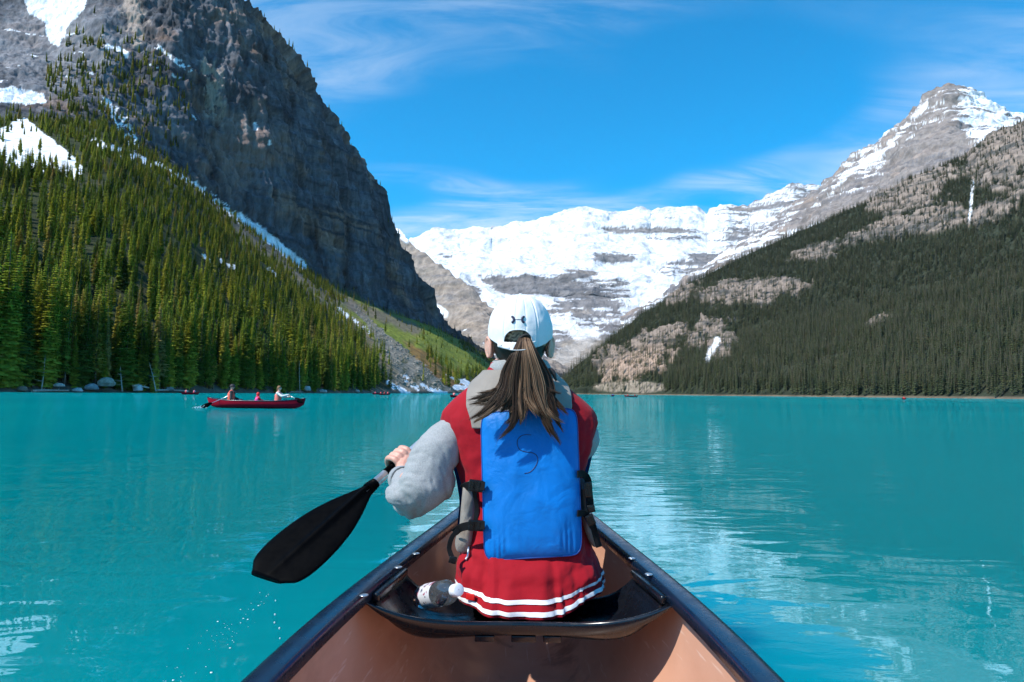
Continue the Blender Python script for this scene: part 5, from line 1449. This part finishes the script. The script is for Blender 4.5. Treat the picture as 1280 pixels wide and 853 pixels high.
# embroidered emblem: two facing arcs crossing on a thin bar
M_INK = plain('navy_thread', (0.012, 0.014, 0.05), 0.6, bump=0.4, bscale=1500)
def emb(pts, r_): return tube([drape(x, y, 0.0008, cap_tree) for x, y in smooth_path(pts, 14)], r_, 6, flat=1.0)
ex, ey = 647.5, 399.6
geo = []
for s in (-1, 1):
    geo.append(emb([(ex + s * 8.2, ey - 3.9), (ex + s * 6.0, ey - 2.6), (ex + s * 5.2, ey), (ex + s * 6.0, ey + 2.6), (ex + s * 8.2, ey + 3.9)], [0.0016] + [0.0034] * 12 + [0.0016]))
geo.append(emb([(ex - 5, ey), (ex, ey), (ex + 5, ey)], 0.0007))
part('emblem', merge(*geo), M_INK, CAPO)
# ================================================================== OTHER CANOES AND THEIR CREWS
def canoe_local(L, w, zg=0.34, rise=0.14, n=26, m=13, off=0.0):
    s = np.linspace(-1, 1, n); th = np.linspace(-math.pi / 2, math.pi / 2, m)
    hw_ = w * np.clip(1 - np.abs(s) ** 2.6, 0, 1) ** 0.9 + 0.004
    zt = zg + rise * np.abs(s) ** 3.5; zb = 0.02 - off + 0.18 * np.abs(s) ** 14
    x = s[:, None] * L / 2 * np.ones((1, m)); x = x + np.sign(s)[:, None] * (np.abs(s)[:, None] ** 12) * 0.08 * (1 - np.abs(np.cos(th))[None])
    y = (hw_[:, None] + off) * np.sign(np.sin(th))[None] * np.abs(np.sin(th))[None] ** 0.75
    z = zt[:, None] - (zt - zb)[:, None] * np.abs(np.cos(th))[None] ** 0.75
    return np.stack([x, y, z], -1)
M_FAR_RED = plain('far_red_hull', (0.30, 0.004, 0.018), 0.6, spec=0.1, vary=0.1, scale=3)
M_FAR_IN = plain('far_canoe_inside', (0.10, 0.07, 0.06), 0.7)
def xf(V, o, yaw): 
    c_, s_ = math.cos(yaw), math.sin(yaw); V = np.asarray(V, float)
    return np.stack([V[..., 0] * c_ - V[..., 1] * s_ + o[0], V[..., 0] * s_ + V[..., 1] * c_ + o[1], V[..., 2] + o[2]], -1)
def far_canoe(o, yaw, L, label, detail=True, group=None):
    root = thing('canoe', label, 'canoe', o, group)
    G = canoe_local(L, 0.43, off=0.012); part('hull', (xf(G, o, yaw).reshape(-1, 3), grid_faces(*G.shape[:2])), M_FAR_RED, root)
    G = canoe_local(L * 0.992, 0.42); G[..., 2] += 0.012; part('liner', (xf(G, o, yaw).reshape(-1, 3), grid_faces(*G.shape[:2])), M_FAR_IN, root)
    if detail:
        G = canoe_local(L, 0.435)
        for k in (0, -1): part('gunwale', tube(xf(G[:, k] + [0, 0, 0.008], o, yaw), 0.022, 6), M_VINYL, root)
        for sx0 in (-0.30, 0.0, 0.30):
            hwid = 0.43 * (1 - abs(sx0 * 2) ** 2.6) ** 0.9
            part('thwart', box(xf(np.array([sx0 * L, 0, 0.29]), o, yaw), (0.07, hwid - 0.01, 0.012), Matrix.Rotation(yaw, 3, 'Z')), M_VINYL, root)
    return root

def person_mats(skin=(0.6, 0.36, 0.27)): return plain('far_skin', skin, 0.6, vary=0.05)
M_FSKIN = person_mats()
def sitter(o, yaw, label, h=1.0, top=(0.02, 0.02, 0.025), vest=None, head='hair', headcol=(0.03, 0.02, 0.015), lean=0.06, hl=((0.42, 0.26, 0.22), (0.34, 0.10, 0.30)), trousers=(0.02, 0.025, 0.05), vox=0.016, group=None):
    """A seated paddler facing +x before turning; hl = the two hands relative to the hips."""
    root = thing('person', label, 'person', o, group)
    S = lambda *p_: xf(np.array(p_, float) * h, o, yaw)
    hip, chest, neck, hd = (0, 0, 0.06), (lean * 0.6, 0, 0.36), (lean, 0, 0.50), (lean * 1.3 + 0.02, 0, 0.655)
    sh = [(lean * 0.8, s * 0.165, 0.44) for s in (1, -1)]
    hands = [(hl[0][0], hl[0][1], hl[0][2]), (hl[1][0], -hl[1][1], hl[1][2])]
    elb = [tuple(0.5 * np.array(a) + 0.5 * np.array(b) + np.array([-0.02, 0.09 * s, -0.10])) for a, b, s in zip(sh, hands, (1, -1))]
    kn = [(0.42, s * 0.11, 0.10) for s in (1, -1)]; ft = [(0.72, s * 0.10, -0.20) for s in (1, -1)]
    r = lambda *v: np.array(v) * h
    arms_ = lambda g: [limb([S(*sh[k]), S(*elb[k])], r(0.045 + g, 0.038 + g)) for k in (0, 1)] + [limb([S(*elb[k]), S(*(np.array(hands[k]) * (0.86 if g else 1) + np.array(elb[k]) * (0.14 if g else 0)))], r(0.036 + g, 0.030 + g)) for k in (0, 1)]
    trunk_ = lambda g: [limb([S(*hip), S(*chest), S(*neck)], r(0.125 + g, 0.125 + g, 0.05 + g)), limb([S(*sh[0]), S(*sh[1])], r(0.055 + g, 0.055 + g))]
    legs_ = lambda g: [limb([S(0, s * 0.09, 0.05), S(*kn[i]), S(*(np.array(ft[i]) * (0.85 if g else 1) + np.array(kn[i]) * (0.15 if g else 0)))], r(0.08 + g, 0.055 + g, 0.04 + g)) for i, s in enumerate((1, -1))]
    face = [ellipsoid(S(*hd), r(0.082, 0.075, 0.108), np.array(Matrix.Rotation(yaw, 3, 'Z')), 16, 10), limb([S(*neck), S(*hd)], r(0.048, 0.048)), ellipsoid(S(hd[0] + 0.085, 0, hd[2] - 0.01), r(0.02, 0.013, 0.02), None, 8, 6)]
    for s in (1, -1): face.append(ellipsoid(S(hd[0], s * 0.075, hd[2]), r(0.02, 0.012, 0.03), None, 8, 6))
    hnd = []
    for k in (0, 1):
        for f_ in range(4): hnd.append(limb([S(*hands[k]), S(hands[k][0] + 0.05, hands[k][1] + (f_ - 1.5) * 0.022, hands[k][2] - 0.02), S(hands[k][0] + 0.06, hands[k][1] + (f_ - 1.5) * 0.022, hands[k][2] - 0.06)], r(0.014, 0.011, 0.009), 6))
        hnd.append(limb([S(*hands[k]), S(hands[k][0] + 0.03, hands[k][1] - 0.04, hands[k][2] + 0.01)], r(0.013, 0.01), 6))
    part('body', union(trunk_(0) + arms_(0) + legs_(0) + face + hnd, vox * h * 0.8, 2), M_FSKIN, root)
    part('jacket', union(trunk_(0.014) + arms_(0.014), vox * h, 3), plain('far_jacket', top, 0.8), root)
    part('trousers', union(legs_(0.014), vox * h, 2), plain('far_trousers', trousers, 0.8), root)
    if vest: part('life_vest', union([limb([S(0, 0, 0.12), S(*chest), S(lean * 0.9, 0, 0.42)], r(0.148, 0.152, 0.115)), limb([S(lean * 0.8, 0.09, 0.46), S(lean * 0.8, -0.09, 0.46)], r(0.07, 0.07))], vox * h, 4), plain('far_vest', vest, 0.6), root)
    mh = plain('far_headwear', headcol, 0.7)
    if head == 'hat':
        part('hat', union([ellipsoid(S(hd[0], 0, hd[2] + 0.045), r(0.105, 0.098, 0.09), None, 16, 10), ellipsoid(S(hd[0], 0, hd[2] + 0.03), r(0.15, 0.15, 0.014), None, 16, 6)], vox * h * 0.7, 2), mh, root)
    elif head == 'hood':
        part('hood', union([ellipsoid(S(hd[0] - 0.02, 0, hd[2] + 0.02), r(0.105, 0.10, 0.125), None, 16, 10), limb([S(*neck), S(hd[0] - 0.03, 0, hd[2])], r(0.09, 0.08))], vox * h * 0.8, 2), mh, root)
    else:
        part('hair', union([ellipsoid(S(hd[0] - 0.018, 0, hd[2] + 0.03), r(0.092, 0.090, 0.095), None, 16, 10), limb([S(hd[0] - 0.06, 0, hd[2]), S(hd[0] - 0.08, 0, hd[2] - 0.14)], r(0.06, 0.03))], vox * h * 0.7, 2), mh, root)
    return root, S
def far_paddle(a, b, label, blade=0.5, group=None):
    """a = grip, b = blade tip."""
    a, b = np.array(a, float), np.array(b, float); d = (b - a) / np.linalg.norm(b - a)
    root = thing('paddle', label, 'paddle', b, group)
    part('shaft', tube([a, b - d * blade], 0.018, 8), M_ALU, root)
    w_ = np.cross(d, (0, 1.0, 0)); w_ /= np.linalg.norm(w_); n_ = np.cross(d, w_)
    pts = [b - d * blade * (1 - q) for q in np.linspace(-0.08, 1, 12)]
    part('blade', tube(pts, np.array([0.02, 0.035, 0.06, 0.08, 0.092, 0.1, 0.103, 0.1, 0.096, 0.088, 0.07, 0.03]), 10, flat=0.15, up=n_), M_BLADE, root)
    part('grip', limb([a - w_ * 0.05, a + w_ * 0.05], [0.02, 0.02], 8), M_BLADE, root)
    return root
def on_water(px_, py_):
    d = at(px_, py_, 1.0) - CAM; return CAM + d * (-CAM[2] / d[2])
O = on_water(320, 510.6); YW = R(-3)
far_canoe(O, YW, 4.5, 'long red canoe gliding broadside with three people aboard')
seat = lambda dx, z=0.24: xf(np.array([dx, 0.0, z]), O, YW)
rp_, S1 = sitter(seat(-1.22), YW + 0.35, 'paddler in dark jacket and orange vest with dark hat in red canoe', 1.12, (0.012, 0.013, 0.016), (0.78, 0.12, 0.07), 'hat', (0.012, 0.012, 0.015), 0.02, ((0.28, 0.26, 0.16), (0.10, 0.34, 0.12)))
sitter(seat(0.03, 0.16), YW + 0.9, 'small child in red hood and jacket sitting midway in red canoe', 0.74, (0.62, 0.015, 0.03), (0.75, 0.05, 0.28), 'hood', (0.62, 0.02, 0.02), 0.05)
rp2, S2 = sitter(seat(1.02), YW + 0.1, 'paddler with light brown hair, white sleeves and pink vest in red canoe bow', 1.06, (0.72, 0.72, 0.68), (0.80, 0.20, 0.15), 'hair', (0.22, 0.11, 0.05), 0.03, ((0.50, 0.06, 0.30), (0.50, 0.10, 0.38)))
far_paddle(S1(0.15, -0.05, 0.40), xf(np.array([-2.30, -0.62, 0.02]), O, YW), 'dark paddle trailing in the water behind red canoe stern')
far_paddle(S2(0.48, -0.02, 0.36), xf(np.array([2.30, -0.25, 0.30]), O, YW), 'black paddle blade lifted over the bow of red canoe')
# distant craft
def crew_canoe(px_, py_, yaw, L, label, crew, gl):
    o = on_water(px_, py_)
    far_canoe(o, yaw, L, label, False)
    for dx, lb, top, vest, hc in crew:
        sitter(xf(np.array([dx, 0.0, 0.22]), o, yaw), yaw, lb, 1.0, top, vest, 'hair', hc, vox=0.035)
crew_canoe(238, 493.4, R(76), 4.6, 'tiny canoe below the dark shore trees, behind the long red canoe', [(-1.2, 'distant paddler in white and red below the shore trees', (0.7, 0.7, 0.72), (0.7, 0.05, 0.07), (0.25, 0.1, 0.04)), (0.9, 'distant paddler in blue top below the shore trees', (0.25, 0.4, 0.65), (0.65, 0.1, 0.12), (0.03, 0.02, 0.02))], 0)
crew_canoe(480, 493.9, R(58), 4.6, 'distant red canoe where the spruces end at the talus fan', [(-1.3, 'distant paddler in red at the stern by the spruce edge', (0.6, 0.02, 0.03), (0.75, 0.08, 0.08), (0.05, 0.02, 0.02)), (0.1, 'distant passenger in dark top by the spruce edge', (0.05, 0.04, 0.05), (0.6, 0.05, 0.05), (0.03, 0.02, 0.02)), (1.4, 'distant paddler in pink at the bow by the spruce edge', (0.75, 0.2, 0.2), (0.8, 0.1, 0.12), (0.2, 0.1, 0.05))], 0)
crew_canoe(469, 493.3, R(80), 4.4, 'tiny far canoe beside the last shore spruces with pink clad paddler', [(0.0, 'far paddler in pink vest by the last shore spruces', (0.8, 0.2, 0.25), (0.8, 0.08, 0.15), (0.1, 0.05, 0.03))], 0)
crew_canoe(571.5, 497.0, R(64), 4.6, 'red canoe off the talus fan just beside the near paddler shoulder', [(-1.1, 'distant paddler in pink by the talus fan', (0.75, 0.3, 0.28), (0.8, 0.2, 0.2), (0.15, 0.08, 0.04)), (1.2, 'distant paddler in bright blue by the talus fan', (0.02, 0.14, 0.6), (0.02, 0.2, 0.7), (0.05, 0.03, 0.02))], 0)
crew_canoe(789, 496.2, R(12), 4.6, 'distant red canoe on the bright water beneath pale cliffs', [(-1.3, 'distant paddler in red beneath the pale cliffs', (0.5, 0.03, 0.04), (0.6, 0.05, 0.05), (0.04, 0.03, 0.02)), (1.2, 'distant paddler in dark jacket beneath the pale cliffs', (0.05, 0.05, 0.08), (0.5, 0.04, 0.04), (0.03, 0.02, 0.02))], 0)
crew_canoe(766, 495.6, R(70), 4.4, 'tiny dark blue canoe crew near the valley mouth', [(0.0, 'distant paddler in blue near the valley mouth', (0.04, 0.10, 0.4), (0.05, 0.12, 0.5), (0.03, 0.02, 0.02))], 0)
crew_canoe(1130, 499.6, R(72), 4.2, 'tiny red canoe close under the forested far shore', [(0.0, 'distant paddler in bright red under the far forest', (0.75, 0.03, 0.03), (0.8, 0.04, 0.03), (0.3, 0.05, 0.03))], 0)

# ================================================================== SHORE DETAILS
def boulder(px_, py_, w_px, h_px, label, col, seed, Y=None):
    s_ = shore_left(px_); Y = Y or s_ + 1.5
    o = at(px_, py_, Y); k = Y / F
    V, f = ellipsoid((0, 0, 0), (w_px * k / 2, w_px * k / 2.4, h_px * k * 0.75), None, 18, 11)
    V = V * (1 + 0.55 * fbm(V, (w_px * k * 0.45,) * 3, 3, 0.5, seed * 1.3))[:, None]
    V[:, 2] = np.maximum(V[:, 2], -h_px * k * 0.4)
    me = mesh_from('boulder', V + o, f, False)
    ob = link('boulder', me, plain('boulder_stone', col, 0.9, vary=0.25, scale=1.2, bump=0.5, bscale=4.0, bdist=0.15))
    return tag(ob, label, 'boulder')
for k, (a, b, w_, h_, lb, col) in enumerate(((132, 479, 19, 10, 'large pale boulder standing above the shore logs', (0.30, 0.31, 0.26)), (115, 485, 17, 6, 'flat bluish boulder at the waterline', (0.25, 0.28, 0.30)),
        (172, 486, 12, 7, 'white rounded boulder beside the driftwood log', (0.55, 0.56, 0.56)), (97, 488, 13, 4, 'low whitish rock slab awash at the shore', (0.5, 0.52, 0.52)), (74, 482, 12, 4, 'small pale rock below the bare trunk', (0.42, 0.4, 0.37)),
        (384, 486.5, 9, 5, 'rounded grey boulder on the bank behind the red canoe bow', (0.42, 0.44, 0.45)), (404, 489.5, 10, 3.5, 'pale flat rock on the bank past the red canoe bow', (0.55, 0.52, 0.48)), (28, 487, 14, 5, 'brown boulder at the foot of the shore spruces', (0.2, 0.16, 0.12)),
        (212, 487, 10, 4, 'small grey rock under the dense shore spruces', (0.25, 0.24, 0.22)), (447, 489.5, 6, 2.6, 'tiny pale stone at the end of the shore spruces', (0.5, 0.48, 0.45)))):
    boulder(a, b, w_, h_, lb, col, k + 1)
def driftlog(p0, p1, r_, label):
    Y0, Y1 = shore_left(p0[0]) + 0.8, shore_left(p1[0]) + 1.8
    a, b = at(p0[0], p0[1], Y0), at(p1[0], p1[1], Y1)
    P_ = smooth_path([a, a * 0.6 + b * 0.4 + [0, 0, 0.08], b], 9)
    root = thing('driftwood_log', label, 'log', a)
    part('trunk', tube(P_, np.linspace(r_, r_ * 0.6, 9), 8), M_PALE, root)
    for q in (3, 6): part('branch', tube([P_[q], P_[q] + [0.3, 0.2, 0.7]], [r_ * 0.3, 0.02], 5), M_PALE, root)
driftlog((166, 482), (186, 485), 0.32, 'bleached driftwood log beside the white rounded boulder')
driftlog((363, 490.5), (377, 490.5), 0.26, 'bleached log at the waterline behind the red canoe bow')
driftlog((196, 488), (236, 489), 0.28, 'long grey log along the waterline under the shore spruces')
driftlog((40, 489), (86, 488.4), 0.3, 'grey log lying along the bank below the bare trunk')
def snag(px_, py_, h_px, lean_px, label, seed, dY=1.5):
    Y = shore_left(px_) + dY; k = Y / F; b = at(px_, py_, Y); b[2] -= 0.3
    t_ = b + np.array([lean_px * k, 0, h_px * k]); g = np.random.default_rng(seed)
    root = thing('dead_tree', label, 'dead tree', b)
    pts = smooth_path([b, b * 0.5 + t_ * 0.5 + g.normal(0, 0.12, 3), t_], 9)
    part('trunk', tube(pts, np.linspace(0.17, 0.03, 9), 6), M_PALE, root)
    for _ in range(16):
        q = g.uniform(0.3, 0.97); c_ = pts[int(q * 8)]; a = g.uniform(0, 6.28); l_ = (1.1 - q) * 2.2
        part('branch', tube([c_, c_ + np.array([math.cos(a) * l_, math.sin(a) * l_, g.uniform(-0.5, 0.5)])], [0.05, 0.012], 4), M_PALE, root)
snag(52, 486, 44, 2, 'tall bare pale trunk at the water edge', 1, 3)
snag(108, 484, 44, -2, 'thin bleached dead trunk behind the shore boulders', 2, 6)
snag(195, 488, 36, -10, 'leaning dead trunk tilted over the waterline', 3)
snag(153, 488, 32, -4, 'short broken dead trunk beside the large pale boulder', 4)
snag(375, 490, 40, -2, 'slim dead trunk on the bank behind the red canoe bow', 5)
# loose stones of the talus fan
gs = np.random.default_rng(41)
Ps = scatter(GL, fan_m * (wob2_L > -0.1) * sstep(np.arange(GL.shape[1])[None, :] * np.ones((GL.shape[0], 1)), 5, 9), 1000, 11)
ico_v, ico_f = ellipsoid((0, 0, 0), (1, 1, 0.8), None, 6, 4)
VV, FF = [], []
for k, p_ in enumerate(Ps):
    sc_ = gs.lognormal(0.0, 0.5) * 0.75
    VV.append(p_ + ico_v * sc_ * gs.uniform(0.6, 1.3, ico_v.shape)); FF += [tuple(i + k * len(ico_v) for i in f) for f in ico_f]
scree = link('scree', mesh_from('scree', np.concatenate(VV), FF), plain('talus_stone', (0.21, 0.195, 0.17), 0.9, vary=0.45, scale=0.35))
tag(scree, 'grey broken stones of the talus fan reaching the lake', 'scree', kind='stuff')
# drips from the paddle and the line of bubbles its stroke left on the water
gd = np.random.default_rng(51); VV, FF, nn = [], [], 0
dv, dfc = ellipsoid((0, 0, 0), (1, 1, 1), None, 8, 5)
tipw = ptl(0.54)
def drop(c_, r_):
    global nn
    VV.append(dv * np.array(r_) + c_); FF.extend([tuple(i + nn for i in f) for f in dfc]); nn += len(dv)
for k in range(5): drop(np.array([tipw[0] + 0.03 + gd.normal(0, 0.006), tipw[1] + gd.normal(0, 0.01), tipw[2] - 0.06 - k * 0.026 + gd.normal(0, 0.01)]), np.array([1, 1, 1.5]) * gd.uniform(0.0012, 0.0022))
for k in range(80):
    y_ = 1.85 + gd.random() ** 0.8 * 1.0; w_ = 0.02 + 0.035 * (2.9 - y_)
    r_ = gd.lognormal(-7.0, 0.45); drop(np.array([-0.965 + gd.normal(0, w_), y_, 0.0]), (r_ * 1.3, r_ * 1.3, r_ * 0.7))
for k in range(60): drop(O + np.array([-2.35 + gd.normal(0, 0.12), -0.5 + gd.normal(0, 0.2), abs(gd.normal(0, 0.05))]), (0.014, 0.02, 0.012))
drops = link('water_drops', mesh_from('water_drops', np.concatenate(VV), FF, True), plain('foam', (0.75, 0.85, 0.88), 0.15, vary=0.05))
tag(drops, 'sparkling drops and bubbles trailing from the paddle strokes', 'drops', kind='stuff')
# ================================================================== MOUNTAIN AIR
HZ = (-7500.0, 7500.0, -400.0, 9500.0, -8.0, 2600.0)
hv, hf = box(((HZ[0] + HZ[1]) / 2, (HZ[2] + HZ[3]) / 2, (HZ[4] + HZ[5]) / 2), ((HZ[1] - HZ[0]) / 2, (HZ[3] - HZ[2]) / 2, (HZ[5] - HZ[4]) / 2))
t = NT('mountain_air')
pv = t.node('VolumePrincipled', {'Color': (0.86, 0.92, 1.0), 'Density': 0.00001, 'Anisotropy': 0.2})
t.t.links.new(pv.outputs[0], t.out.inputs['Volume'])
haze = link('haze', mesh_from('haze', hv, hf), t.m)
tag(haze, 'thin blue mountain air between the near shore and the peaks', 'haze', kind='stuff')
